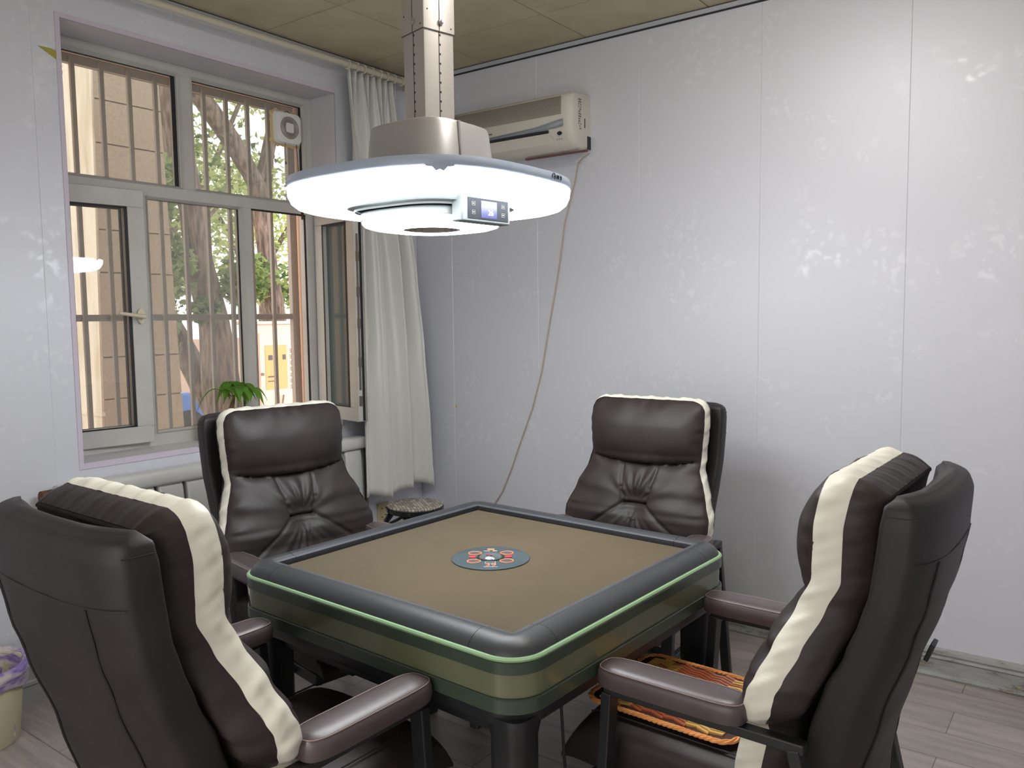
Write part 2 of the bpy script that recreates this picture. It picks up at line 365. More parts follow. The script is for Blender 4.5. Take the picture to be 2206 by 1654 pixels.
# cornice on the two visible walls: grey bead between two dark grooves
c = MB()
c.box(0, .0012 + .008, Y1, 0, H - .030, H - .025, mi=1); c.box(0, .016, Y1, 0, H - .025, H - .005); c.box(0, .012, Y1, 0, H - .005, H, mi=1)
S(O('trim_1', c, ['cornice', 'cornice_dark'], smooth=0))
c = MB(); c.box(.016, X1, -.010, 0, H - .030, H - .025, mi=1); c.box(.016, X1, -.016, 0, H - .025, H - .005); c.box(.016, X1, -.012, 0, H - .005, H, mi=1)
S(O('trim_2', c, ['cornice', 'cornice_dark'], smooth=0))
# lilac bead round the window opening
t = MB()
t.box(0, .004, OY0 - .018, OY0, OZ0 - .022, OZ1 + .018); t.box(0, .004, OY0, OY1, OZ0 - .022, OZ0); t.box(0, .004, OY0, OY1, OZ1, OZ1 + .018)
S(O('trim_3', t, 'pinktrim'))
S(O('window_sill', box(-.30, .002, OY0, OY1, OZ0 - .004, OZ0 + .002), 'reveal', bevel=.0005)).name = 'trim_4'
# skirting boards
def skirting(name, pts, mats, flipxy=False, length=(0, 1)):
    m = MB(); rows = []
    for u in length:
        rows.append([((d, u, z) if flipxy else (u, -d, z)) for d, z in pts])
    m.quadgrid(rows); 
    for r in rows: m.ngon(r)
    return S(O(name, m, mats, smooth=20))
prof = [(0, 0), (.020, 0), (.024, .010), (.020, .020), (.012, .022), (.012, .075), (.018, .082), (.014, .092), (.019, .102), (.016, .114), (.006, .120), (0, .122)]
skirting('baseboard_back', prof, 'skirt_old', False, (.03, X1))
proL = [(0, 0), (.016, 0), (.016, .070), (.022, .076), (.022, .088), (.016, .094), (.016, .165), (.010, .172), (0, .175)]
skirting('baseboard_left', proL, 'skirt_left', True, (Y1, -.03))
# broken dirty edge above the left skirting
m = MB()
for k in range(60):
    y = -2.5 + k * .012; a = .178 + .010 * abs(noise.noise(Vector((k * .31, 2, 0)))); m.box(0, .008 + .006 * random.random(), y, y + .012, .174, a + .012)
S(O('trim_5', m, 'rust', smooth=0))

# ------------------------------------------------------------------ window
win = S(E('window_1', (-.2, -1.3, .9)))
def P(mb, d=(-.2, -1.3, .9)):   # world -> window local
    mb.xf(Matrix.Translation((-d[0], -d[1], -d[2]))); return mb
FX0, FX1 = -.255, -.195
fr = MB()
def frbox(y0, y1, z0, z1, x0=FX0, x1=FX1): fr.box(x0, x1, y0, y1, z0, z1)
frbox(OY0, OY1, 2.600, OZ1); frbox(OY0, OY1, OZ0, .955); frbox(OY0, OY0 + .035, .955, 2.600); frbox(-.655, OY1, .955, 2.600)
frbox(OY0 + .035, -.655, 2.028, 2.082)                       # transom
frbox(-1.385, -1.305, 2.082, 2.600)                          # upper mullion (two beads)
frbox(-1.600, -1.560, .955, 2.028); frbox(-1.062, -1.004, .955, 2.028)
# glazing beads, bevelled
def bead(y0, y1, z0, z1, b=.018, x=FX1, mb=fr):
    o_ = [(y0, z0), (y1, z0), (y1, z1), (y0, z1)]; i_ = [(y0 + b, z0 + b), (y1 - b, z0 + b), (y1 - b, z1 - b), (y0 + b, z1 - b)]
    rows = [[(x, *p) for p in o_], [(x + .010, *[q for q in p]) for p in [(y0 + .004, z0 + .004), (y1 - .004, z0 + .004), (y1 - .004, z1 - .004), (y0 + .004, z1 - .004)]], [(x - .012, *p) for p in i_]]
    mb.quadgrid(rows, True)
bead(OY0 + .03, -1.385 + .012, 2.078, 2.604, .014); bead(-1.305 - .012, -.650, 2.078, 2.604, .014); bead(-1.562, -1.060, .953, 2.030, .014)
O('window_frame', P(fr), 'upvc', win, bevel=.002, smooth=0)
gk = MB()
def gasket(mb, y0, y1, z0, z1, x=-.212, t=.013, right=.02):
    mb.box(x, x + .006, y0, y1, z1 - t, z1); mb.box(x, x + .006, y0, y1, z0, z0 + .007); mb.box(x, x + .006, y1 - right, y1, z0, z1); mb.box(x, x + .006, y0, y0 + .004, z0, z1)
gasket(gk, OY0 + .035, -1.385, 2.082, 2.600); gasket(gk, -1.305, -.655, 2.082, 2.600); gasket(gk, -1.560, -1.062, .960, 2.028, right=.017)
gasket(gk, -1.004, -.655, .960, 2.028, x=-.21, t=.008, right=.008)
O('gasket', P(gk), 'gasket', win, smooth=0)
for y0, y1, z0, z1 in ((OY0 + .03, -1.380, 2.078, 2.604), (-1.310, -.650, 2.078, 2.604), (-1.565, -1.058, .955, 2.032)):
    O('glass_pane', P(box(-.226, -.222, y0, y1, z0, z1)), 'glass', win, smooth=0)
# rusty end cap stain of the transom corner
O('corner_stain', P(box(-.1945, -.1935, -.69, -.672, 2.0, 2.05)), 'rust', win, smooth=0)

def sash(name, hinge, ang, width, z0, z1, st, gl, gside):
    """casement hinged on a vertical line; local x runs across the leaf, y is its thickness"""
    e = E(name, (hinge[0] + .2, hinge[1] + 1.3, 0), ang, win)
    a = MB(); t = .058
    a.box(0, width, 0, t, z0 - .9, z0 - .9 + st); a.box(0, width, 0, t, z1 - .9 - st, z1 - .9)
    a.box(0, st, 0, t, z0 - .9 + st, z1 - .9 - st); a.box(width - st, width, 0, t, z0 - .9 + st, z1 - .9 - st)
    O('sash_frame', a, 'upvc', e, bevel=.004)
    g = MB(); d = .002
    for yy in (-.0015, t - .0005):
        g.box(st, width - st, yy, yy + .002, z1 - .9 - st - .010, z1 - .9 - st); g.box(st, width - st, yy, yy + .002, z0 - .9 + st, z0 - .9 + st + .006)
        g.box(width - st - .014, width - st, yy, yy + .002, z0 - .9 + st, z1 - .9 - st); g.box(st, st + .010, yy, yy + .002, z0 - .9 + st, z1 - .9 - st)
    O('sash_gasket', g, 'gasket', e, smooth=0)
    O('sash_glass', box(st, width - st, t / 2 - .002, t / 2 + .002, z0 - .9 + st, z1 - .9 - st), gl, e, smooth=0)
    return e
# left leaf, pushed almost shut (hinged at the left jamb, free edge to the right)
a = radians(90 - 6.5)
s1 = sash('casement_sash', (-.192, OY0 + .004), a, .392, .925, 2.044, .076, 'glass', 0)
# (local +y points towards -x after the 84 degree turn, so the room face is local y=0)
hd = MB(); zc = 1.492 - .9
hd.tube([(.352, -.001, zc), (.352, -.014, zc)], .017, 16); hd.v = [(x, y, zc + (z - zc) * 2.0) for x, y, z in hd.v]
k = len(hd.v); hd.tube([(.352, -.010, zc - .004), (.352, -.042, zc - .004)], .0085, 12); hd.tube([(.356, -.042, zc - .004), (.33, -.045, zc), (.245, -.047, zc + .012)], .0085, 12, radii=[.009, .0085, .0075])
O('window_handle', hd, 'handle', s1)
# right leaf, standing open into the room
dx, dy = .37, -.065
s2 = sash('casement_sash', (-.17, -.622), atan2(dy, dx), .378, .935, 2.040, .072, 'glass_green', 0)
hw = MB(); hw.box(.3785, .3805, .012, .024, .30 - .1, 1.0); 
for z in (.12, .32, .52, .68, .86): hw.box(.378, .386, .010, .026, z, z + .05)
O('espagnolette', hw, 'hinge', s2, smooth=0)
eg = MB(); eg.box(.378, .381, .030, .044, .04, 1.13); O('sash_edge_gasket', eg, 'gasket', s2, smooth=0)
lip = MB(); lip.box(.378, .392, .048, .060, .035, 1.140); O('sash_lip', lip, 'upvc', s2, smooth=0)
hd = MB(); hd.tube([(.345, .058, .56), (.345, .085, .56)], .010, 12); hd.bar((.345, .088, .57), (.345, .09, .46), .016, .012); O('window_handle', hd, 'handle', s2)

# exhaust fan fitted in the upper right pane
fan = T(E('exhaust_fan', (-.205, -.766, 2.462)), 'small yellowed exhaust fan set in the upper right window pane', 'fan')
b_ = MB(); rr = [rrect(.088, .022, 0, 4), rrect(.094, .026, .012, 4), rrect(.086, .030, .030, 4), rrect(.074, .03, .034, 4)]
b_.loft(rr); rot = Matrix.Rotation(pi / 2, 4, 'Y'); b_.xf(rot); O('fan_casing', b_, 'white', fan)
g_ = MB()
for k in range(40):
    a = 2 * pi * k / 40; g_.bar((.036, .030 * cos(a), .030 * sin(a)), (.036, .062 * cos(a), .062 * sin(a)), .003, .004, side=Vector((1, 0, 0)))
g_.tube([(.0355, .063 * cos(2 * pi * k / 32), .063 * sin(2 * pi * k / 32)) for k in range(33)], .002, 6)
O('fan_louvre', g_, 'fan_grille' if 'fan_grille' in M else 'fan_grey', fan)
g_ = MB(); g_.loft([rrect(.028, .006, .034, 3), rrect(.026, .006, .040, 3)]); g_.xf(rot); O('fan_hub', g_, 'white', fan)
g_ = MB()
for k in range(40):
    a = 2 * pi * k / 40; q = .106 + .020 * noise.noise(Vector((k * .9, 0, 0))); sx = max(-1, min(1, 1.25 * cos(a))); sy = max(-1, min(1, 1.25 * sin(a)))
    g_.v.append((-.002, q * sx, q * sy)); g_.v.append((.006, .092 * sx, .092 * sy))
for k in range(40): j = (k + 1) % 40; g_.f.append((2 * k, 2 * j, 2 * j + 1, 2 * k + 1)); g_.m.append(0)
O('sealing_foam', g_, 'foam', fan)
pc = MB(); pc.tube([(.03, -.03, -.088), (.03, -.03, -.20)], .0012, 6); pc.tube([(.03, -.03, -.20), (.03, -.03, -.215)], .004, 8); O('pull_cord', pc, 'wire', fan)
pts = []
for y, z in ((-.80, 2.535), (-.77, 2.548), (-.735, 2.530), (-.720, 2.49), (-.718, 2.40), (-.712, 2.30), (-.708, 2.20), (-.705, 2.09), (-.69, 2.055)): pts.append((-.18, y, z))
mb = MB(); mb.tube(pts, .0022, 6)
T(O('fan_wire', mb, 'wire'), 'thin dark wire hanging from the exhaust fan in the window', 'wire')

fan.scale = (1, .9, .88)
# yellow tape scrap beside the window
tp = MB(); tp.ngon([(.001, -2.075, 2.515), (.001, -1.992, 2.470), (.001, -1.992, 2.508), (.001, -2.03, 2.516)]); tp.ngon([(.0025, -2.075, 2.515), (.0025, -1.992, 2.470), (.0025, -1.992, 2.508), (.0025, -2.03, 2.516)])
tp.quadgrid([tp.v[0:4], tp.v[4:8]], True)
T(O('adhesive_tape', tp, 'tape', smooth=0), 'torn scrap of yellow tape stuck beside the window top left', 'tape')

# ------------------------------------------------------------------ outdoors
S(O('outdoor_ground', box(-30, -TH, -14, 20, -.75, -.6), 'pave')).name = 'floor_outdoor'
gr = T(E('security_grille', (-.36, -1.3, .9)), 'taupe metal security grille of vertical bars outside the window', 'grille')
GD = (-.36, -1.3, .9)
f_ = MB(); f_.box(-.375, -.345, OY0 - .06, -.600, 2.585, 2.625); f_.box(-.375, -.345, OY0 - .06, -.600, .86, .90); f_.box(-.375, -.345, -.645, -.600, .90, 2.585); f_.box(-.375, -.345, OY0 - .06, OY0 - .02, .90, 2.585)
O('grille_frame', P(f_, GD), 'steel_bar', gr, bevel=.002, smooth=0)
O('middle_rail', P(box(-.372, -.348, OY0 - .02, -.645, 1.470, 1.500), GD), 'steel_bar', gr, bevel=.002, smooth=0)
for k in range(10):
    y = -1.915 + .1262 * k
    O('grille_bar', P(box(-.3445, -.326, y - .0095, y + .0095, .875, 2.61), GD), 'steel_bar', gr, bevel=.002, smooth=0)
# battered stone pier
pr_ = T(E('stone_pier', (-1.9, -1.0, -.6)), 'tall beige stone block pier with sunlit side coloured paler outside the window', 'pier')
def pier_x(z): return 0
p_ = MB(); zs = [-.6 + .25 * k + .005 for k in range(0, 24)]
def yr(z): return -.632 - .032 * (z - .98)
def yl(z): return -1.135 + .028 * (1.2 - z) * -1 * -1 if False else -1.128 + .020 * (z - 1.475)
zz0 = -.6; z = -.6 + .1; lv = [-.6]
q = -.01
while q < 4.6: lv.append(q); q += .2515
lv = [-.6, -.27, -.02] + [1.004 - .2515 * 3 + .2515 * k for k in range(0, 18)]
for a, b in zip(lv, lv[1:]):
    g = .004
    p_.loft([[(-1.86, yl(z) + .03, z), (-1.86, yr(z), z), (-1.5, yr(z), z), (-1.5, yl(z), z)] for z in (a + g, b - g)])
p_.xf(Matrix.Translation((1.9, 1.0, .6)))
O('stone_blocks', p_, 'stone', pr_, smooth=0)
p_ = MB(); z0, z1 = -.6, lv[-1]
p_.loft([[(-1.84, yl(z) + .04, z), (-1.84, yr(z) - .006, z), (-1.506, yr(z) - .006, z), (-1.506, yl(z) + .01, z)] for z in (z0, z1)]); p_.xf(Matrix.Translation((1.9, 1.0, .6)))
O('mortar_core', p_, 'joint', pr_, smooth=0)
p_ = MB(); p_.loft([[(-1.84, yl(z) - .012, z), (-1.505, yl(z) - .012, z), (-1.505, yl(z) + .006, z), (-1.84, yl(z) + .006, z)] for z in (z0, z1)])
p_.box(-1.845, -1.49, yl(.93) - .02, yl(.93), .905, .93); p_.xf(Matrix.Translation((1.9, 1.0, .6)))
O('sunlit_side', p_, 'sunlit_stone', pr_, smooth=0)  # same stone as the front, sunlight put into its colour

def crown(N, spots, size, mis):
    mb = MB()
    for k in range(N):
        c, r = random.choice(spots); c = Vector(c)
        d = Vector((random.gauss(0, 1), random.gauss(0, 1), random.gauss(0, 1))); d = d.normalized() * (random.random() ** .45)
        p = c + Vector((d.x * r[0], d.y * r[1], d.z * r[2]))
        s = size * random.uniform(.6, 1.3); u = Vector((random.gauss(0, 1), random.gauss(0, 1), random.gauss(0, .6))).normalized(); v = u.orthogonal().normalized()
        v.rotate(Matrix.Rotation(random.random() * 6.28, 3, u)); w_ = u.cross(v) * .12 * s
        b = len(mb.v); mb.v += [tuple(p - u * s * .5), tuple(p + v * s * .28 + w_), tuple(p + u * s * .5), tuple(p - v * s * .28 + w_)]
        mb.f.append((b, b + 1, b + 2, b + 3)); mb.m.append(random.choice(mis))
    return mb
def branchy(path, radii, extra=()):
    mb = MB(); mb.tube(path, 0, 12, radii=radii)
    for p, r in extra: mb.tube(p, 0, 8, radii=r)
    return mb
def tree(loc, label, path, radii, extra, crowns, N, size, mis):
    e = T(E('tree', loc), label, 'tree', 'trees outside the window')
    inv = Matrix.Translation((-loc[0], -loc[1], -loc[2]))
    t_ = branchy(path, radii, extra); t_.xf(inv); O('trunk', t_, 'bark', e)
    c_ = crown(N, crowns, size, mis); c_.xf(inv); O('foliage', c_, ['leaf_a', 'leaf_b', 'leaf_c'], e, smooth=0, recalc=False, weld=False)
    return e
tree((-3, .85, -.6), 'thick leaning grey trunk seen through the middle window pane',
     [(-3, .80, -.6), (-3, .66, .9), (-3, .62, 1.43), (-3, .50, 1.95), (-3, .45, 2.42), (-3, .33, 3.0), (-3, .26, 3.5), (-3.1, .1, 4.6)], [.21, .165, .13, .115, .105, .12, .13, .1],
     [([(-3, .47, 1.85), (-3, .36, 2.05), (-3.05, .22, 2.25), (-3.1, .05, 2.5)], [.07, .06, .05, .04]),
      ([(-3, .50, 1.9), (-3.02, .44, 2.2), (-3.05, .34, 2.6)], [.05, .04, .03]),
      ([(-3, .55, 2.3), (-3.1, .8, 2.5), (-3.2, 1.1, 2.6)], [.02, .015, .01])],
     [((-3.6, .9, 4.4), (1, 1.6, .7)), ((-2.8, .75, 1.75), (.2, .16, .16)), ((-2.85, .45, 1.55), (.12, .14, .12)), ((-2.9, .25, 1.9), (.2, .12, .3)), ((-2.9, .10, 2.5), (.2, .10, .35)), ((-2.8, .9, 1.85), (.2, .25, .2))], 1500, .085, [0, 0, 2])
tree((-3.4, .9, -.6), 'lower slanting trunk leaning away from the stone pier outside',
     [(-3.4, 1.25, -.6), (-3.4, .98, .4), (-3.4, .75, .85), (-3.4, .52, 1.3), (-3.4, .30, 1.7), (-3.5, -.1, 2.4)], [.13, .12, .115, .10, .08, .05], [],
     [((-3.3, .35, 1.5), (.2, .12, .35)), ((-3.5, .2, 2.3), (.3, .3, .4))], 350, .08, [0, 2])
tree((-4.2, 2.0, -.6), 'reddish brown trunk seen through the open right casement',
     [(-4.2, 2.35, -.6), (-4.2, 2.25, 1.2), (-4.2, 2.12, 2.0), (-4.2, 2.02, 2.9), (-4.25, 1.75, 3.35), (-4.3, 1.3, 3.9), (-4.4, .9, 4.5)], [.13, .105, .10, .095, .10, .10, .09],
     [([(-4.2, 2.02, 2.8), (-4.2, 2.25, 3.6), (-4.2, 2.4, 4.6)], [.075, .07, .06])],
     [((-4.6, 1.4, 3.2), (.5, 1.2, .5)), ((-4.4, 2.5, 1.85), (.3, .7, .25)), ((-4.3, 1.85, 1.9), (.3, .3, .3)), ((-4.6, 2.0, 5.0), (1, 2, .6))], 2300, .10, [0, 1, 2])
# hedge-like leafy mass on the far side of the yard
for loc, lab, cr, N, mis in (
    ((-8, 3.0, -.6), 'light green tree filling the gap beyond the middle bars', [((-8, 2.9, 3.4), (1.0, 2.3, 1.2)), ((-8, 3.4, 5.6), (1.0, 2.8, 1.2)), ((-7.5, 2.2, 2.2), (.8, 1.4, .5))], 7500, [1, 1, 0]),
    ((-10.8, 6.9, -.6), 'yellow green tree far behind the open casement', [((-10.8, 6.9, 3.5), (1.1, 2.2, 1.4)), ((-10.8, 6.4, 7.0), (1.2, 2.6, 1.4))], 5200, [1, 1, 0])):
    tree(loc, lab, [(loc[0], loc[1], -.6), (loc[0], loc[1] + .1, 2.2), (loc[0], loc[1] + .4, 5.4)], [.16, .12, .06],
         [([(loc[0], loc[1], 2.0), (loc[0], loc[1] - 1.0, 3.6), (loc[0], loc[1] - 1.9, 4.6)], [.07, .05, .03]), ([(loc[0], loc[1], 2.4), (loc[0], loc[1] + .9, 3.6), (loc[0], loc[1] + 1.7, 5.2)], [.07, .05, .03])], cr, N, .13, mis)
# meter cabinet with conduits
cb = T(E('meter_cabinet', (-2.2, .80, -.6)), 'pale pink metal meter cabinet with orange sticker outside the open casement', 'cabinet')
m_ = MB(); m_.box(-.2, 0, -.36, .5, 0, 2.03); m_.box(-.22, .02, -.38, .52, 2.03, 2.055); O('cabinet_body', m_, 'cabinet', cb, bevel=.006)
m_ = MB(); m_.box(0, .012, -.315, .48, .06, 1.96); O('cabinet_door', m_, 'cabinet', cb, bevel=.003)
m_ = MB(); m_.box(.012, .016, -.27, -.055, 1.50, 1.86); O('sticker', m_, 'cab_orange', cb, smooth=0)
m_ = MB(); m_.box(.016, .019, -.24, -.20, 1.74, 1.78); m_.box(.016, .019, -.10, -.07, 1.74, 1.78); m_.box(.016, .019, -.25, -.18, 1.60, 1.61); m_.box(.016, .019, -.25, -.18, 1.565, 1.572); O('sticker_print', m_, 'print', cb, smooth=0)
m_ = MB()
for k in range(7):      # column of small characters, strokes only
    z = 1.82 - k * .05
    for j in range(3): m_.box(.012, .0135, -.030, .008, z - j * .012, z - j * .012 + .004)
    m_.box(.012, .0135, -.013, -.009, z - .032, z + .006)
O('lettering', m_, 'conduit', cb, smooth=0)
m_ = MB(); m_.tube([(.012, -.305, 1.63), (.03, -.305, 1.63)], .012, 10); O('cabinet_lock', m_, 'conduit', cb)
for i, (pts, r) in enumerate((([(.05, .30, 1.35), (.06, .10, 1.33), (.06, -.04, 1.18), (.05, -.09, .9), (.05, -.10, .2), (.05, -.10, 0)], .028), ([(.07, .30, 1.12), (.07, .14, 1.06), (.07, .0, .90), (.07, -.06, .7), (.07, -.06, 0)], .030), ([(.04, -.12, 1.45), (.04, -.17, 1.2), (.05, -.19, .95), (.05, -.15, .5), (.05, -.15, 0)], .008))):
    m_ = MB(); m_.tube(pts, r, 10); O('conduit', m_, 'conduit', cb)
# distant low wall, ochre house, parked car
T(O('boundary_wall', box(-13.2, -13, -2, 12, -.6, 1.05), 'far_wall'), 'low pale pink boundary wall across the yard behind the trees', 'wall')
hs = T(E('house', (-7.5, -2.4, -.6)), 'ochre house wall glimpsed left of the stone pier', 'house')
m_ = MB(); m_.box(-.3, .3, -3, .75, 0, 6.5); O('house_wall', m_, 'yellow_wall', hs)
m_ = MB(); m_.box(.3, .34, -3, .75, 0, .9); O('house_plinth', m_, 'far_wall', hs)
m_ = MB(); m_.box(-.45, .5, -3.1, .85, 6.5, 6.62); O('house_eave', m_, 'far_wall', hs)
car = T(E('car', (-9.5, 2.6, -.6)), 'blue car parked across the yard, low behind the slanting trunk', 'car')
m_ = MB(); prof_c = [(-2, .25), (-2.05, .7), (-1.4, .85), (1.3, .9), (2.0, .75), (2.05, .25)]
rows = [[(x, y, z) for y, z in prof_c] for x in (-.8, .8)]; m_.quadgrid(rows); [m_.ngon(r) for r in rows]; O('car_body', m_, 'car_blue', car, bevel=.04)
m_ = MB(); pc_ = [(-1.3, .87), (-.7, 1.32), (.6, 1.34), (1.2, .92)]; rows = [[(x * (.92 if z < 1 else .78), y, z) for y, z in pc_] for x in (-.8, .8)]; m_.quadgrid(rows); [m_.ngon(r) for r in rows]; O('car_cabin', m_, 'car_white', car, bevel=.03)
for sx in (-.72, .72):
    for y in (-1.25, 1.25):
        m_ = MB(); m_.tube([(sx - .1, y, .31), (sx + .1, y, .31)], .31, 20); O('wheel', m_, 'tyre', car)

# ------------------------------------------------------------------ curtain and rod
rod = T(E('curtain_rod', (.10, -1.2, 2.772)), 'cream curtain rod running under the cornice above the window', 'rod')
m_ = MB(); m_.tube([(0, -1.6, 0), (0, 1.16, 0)], .016, 14); O('rod_tube', m_, 'rod', rod)
for k in range(9):
    y = .60 + k * .056
    m_ = MB(); m_.tube([(.021 * cos(a * pi / 8), y + .003 * sin(k * 2), .021 * sin(a * pi / 8)) for a in range(17)], .005, 8, cap=False); O('curtain_ring', m_, 'rod', rod)
for y in (-1.4, 1.10): O('rod_bracket', box(-.10, .0, y, y + .02, -.012, .012), 'rod', rod)
def curtain_mb():
    mb = MB(); nu, nz = 170, 60; rows = []
    yl_t = [(.50, -.597), (.95, -.594), (2.1, -.597), (2.748, -.600)]; yr_t = [(.50, -.022), (.9, -.035), (1.3, -.07), (1.7, -.12), (2.0, -.17), (2.4, -.235), (2.748, -.25)]
    for j in range(nz + 1):
        t = j / nz; r = []
        for i in range(nu + 1):
            u = i / nu; z = .505 + .018 * sin(2 * pi * u * 1.5 + 1) * (1 - t) + t * (2.748 - .505)
            y = lerp_t(yl_t, z) * (1 - u) + lerp_t(yr_t, z) * u
            # pleats at the top fan out to broad folds below
            top = max(0, (t - .72) / .28) ** 1.3
            f1 = sin(2 * pi * (3.4 * u + .12 * sin(2.5 * t) + .1)) * .040 + sin(2 * pi * (8.3 * u + .3 * t) + 1.1) * .015
            f2 = sin(2 * pi * 8 * u) * .024 + sin(2 * pi * 16 * u + 1) * .009
            lowr = min(1, max(0, (1.6 - z) / .70)); lowr = lowr * lowr * (3 - 2 * lowr)
            x = .108 + .034 * lowr + f1 * (1 - top) * (1 - .25 * lowr) + f2 * top - .018 * top + (.0025 if z < .605 else 0)
            y += -.030 * lowr + .016 * cos(2 * pi * (3.4 * u + .1)) * (1 - top)
            r.append((x, y, z))
        rows.append(r)
    mb.quadgrid(rows); return mb
cu = O('curtain', curtain_mb(), 'curtain', recalc=False, smooth=60); so = cu.modifiers.new('thick', 'SOLIDIFY'); so.thickness = .0015
T(cu, 'pale grey satin curtain bunched in the room corner beside the window', 'curtain')

# ------------------------------------------------------------------ radiator
rd = T(E('radiator', (.054, -1.32, 0)), 'white column radiator on the wall under the window sill', 'radiator')
def rbar(y0, y1, z0, z1, x0, x1, r):
    m_ = MB(); rings = [[(x, y, z) for (x, z) in [((x0 + x1) / 2 + ((x1 - x0) / 2) * (abs(cos(a)) ** .5) * (1 if cos(a) > 0 else -1), (z0 + z1) / 2 + ((z1 - z0) / 2) * (abs(sin(a)) ** .6) * (1 if sin(a) > 0 else -1)) for a in [2 * pi * k / 20 for k in range(20)]]] for y in (y0, y1)]
    m_.loft(rings); return m_
O('top_header', rbar(-.80, .78, .768, .836, -.045, .045, 0), 'radiator', rd)
O('bottom_header', rbar(-.80, .78, .13, .20, -.045, .045, 0), 'radiator', rd)
for k in range(12):
    y = -.79 + k * .131
    O('radiator_column', rbar(y, y + .112, .19, .775, -.03, .036, 0), 'radiator', rd, bevel=.008)
m_ = MB(); m_.tube([(0, -.80, .80), (0, -.862, .80)], .026, 14); O('end_plug', m_, 'rust', rd)
m_ = MB(); m_.tube([(0, .78, .80), (0, .812, .80), (0, .815, .76), (0, .815, .05), (0, .815, 0)], .011, 10); O('feed_pipe', m_, 'hinge', rd)
for y in (-.7, .68): O('radiator_foot', box(-.03, .03, y, y + .03, 0, .14), 'radiator', rd)

# ------------------------------------------------------------------ socket
sk = T(E('wall_socket', (0, -.335, .36)), 'yellowed wall socket low on the wall behind the stool', 'socket')
O('face_plate', box(0, .012, -.043, .043, -.06, .06), 'socket', sk, bevel=.004)
m_ = MB()
for y, z in ((-.015, .03), (.015, .03), (-.015, -.02), (.012, -.01), (0, -.035)): m_.tube([(.011, y, z), (.0135, y, z)], .004, 8)
O('socket_holes', m_, 'dark', sk)

# ------------------------------------------------------------------ air conditioner
ac = T(E('air_conditioner', (.83, 0, 2.28)), 'old ivory split air conditioner high on the back wall', 'air conditioner')
prof_a = [(y_ * .88, z_) for y_, z_ in [(0, .012), (-.10, .0), (-.130, .006), (-.165, .035), (-.188, .085), (-.198, .130), (-.202, .17), (-.200, .235), (-.190, .258), (-.170, .270), (-.06, .282), (0, .284)]]
m_ = MB(); L0, L1 = -.42, .360
def aring(x, s=0): return [(x, y + (s if y < -.01 else 0), z + (s if z < .02 else (-s if z > .25 else 0))) for y, z in prof_a]
m_.loft([aring(L0, .012), aring(L0 + .012), aring(L1 - .045), aring(L1 - .012, .003), aring(L1, .014)]); O('ac_body', m_, 'ac', ac, smooth=50)
m_ = MB()
for k in range(15):
    z = .166 + k * .0058; m_.box(L0 + .02, L1 - .06, -.1815, -.176, z, z + .0030)
O('intake_grille', m_, 'fan_grey', ac, smooth=0)
m_ = MB(); m_.quadgrid([[(L0 + .1, -.1735, .105), (L1 - .22, -.1775, .120), (L1 - .05, -.1795, .142)], [(L0 + .1, -.1715, .098), (L1 - .22, -.1725, .100), (L1 - .05, -.1755, .108)]]); so = O('grey_swoosh', m_, 'ac_grey', ac, recalc=False)
sm = so.modifiers.new('t', 'SOLIDIFY'); sm.thickness = .004
m_ = MB(); m_.box(L0 + .04, L1 - .14, -.173, -.14, .086, .099); O('air_outlet', m_, 'dark', ac, smooth=0)
m_ = MB(); m_.bar((L0 + .04, -.167, .080), (L1 - .13, -.167, .080), .006, .006); m_.quadgrid([[(L0 + .04, -.171, .084), (L1 - .135, -.171, .084)], [(L0 + .04, -.148, .036), (L1 - .115, -.148, .036)]]); O('louvre', m_, 'ac', ac, smooth=0)
m_ = MB(); m_.tube([(L1 - .075, -.166, .076), (L1 - .075, -.173, .078)], .009, 16); m_.v = [((x - L1 + .075) * 1.4 + L1 - .075, y, z) for x, y, z in m_.v]; O('receiver_window', m_, 'dark', ac)
m_ = MB()
for k in range(3): m_.tube([(L1 - .095 + k * .013, -.157, .052), (L1 - .095 + k * .013, -.161, .052)], .002, 8)
O('indicator_lights', m_, 'print', ac)
mtx = Matrix.Translation((-.18 + .03, -.1785, .128)) @ Matrix.Rotation(pi / 2, 4, 'X') @ Matrix.Rotation(0, 4, 'Z')
O('brand_mark', text_mb('Hisense', .017, mtx), 'print', ac, smooth=0)
m_ = MB(); random.seed(3)
for k in range(13):       # sticker lettering on the end cap
    z = .235 - k * .0115
    for j in range(3):
        if random.random() < .8: m_.box(L1, L1 + .0008, -.115 + j * .009, -.109 + j * .009, z, z + .0075)
m_.box(L1, L1 + .0008, -.062, -.052, .11, .155)
O('end_sticker', m_, 'print', ac, smooth=0)
O('wall_bracket', box(.03, L1 + .035, -.10, -.085, -.012, -.004), 'redstrip', ac, smooth=0)
m_ = MB(); m_.box(L1 - .002, L1 + .001, -.034, -.001, .012, .075); O('pipe_notch', m_, 'dark', ac, smooth=0)
# the AC's lead, looping down the wall
cp = [(1.190, 2.276), (1.150, 2.262), (1.122, 2.23), (1.105, 2.15), (1.041, 1.944), (1.015, 1.78), (.982, 1.616), (.93, 1.375), (.89, 1.178), (.827, .977), (.748, .794), (.682, .634), (.616, .496), (.549, .409), (.50, .30)]
m_ = MB(); m_.tube([(x, -.012, z) for x, z in cp], .0035, 8)
T(O('power_cable', m_, 'cable'), 'beige cable hanging down the back wall from the air conditioner', 'cable')

m_ = MB(); m_.lathe([(.009, 0), (.009, .0006)], 12); m_.xf(Matrix.Translation((.282, -.0001, .955)) @ Matrix.Rotation(pi / 2, 4, 'X'))
S(O('wall_stain', m_, 'foam')).name = 'trim_6'
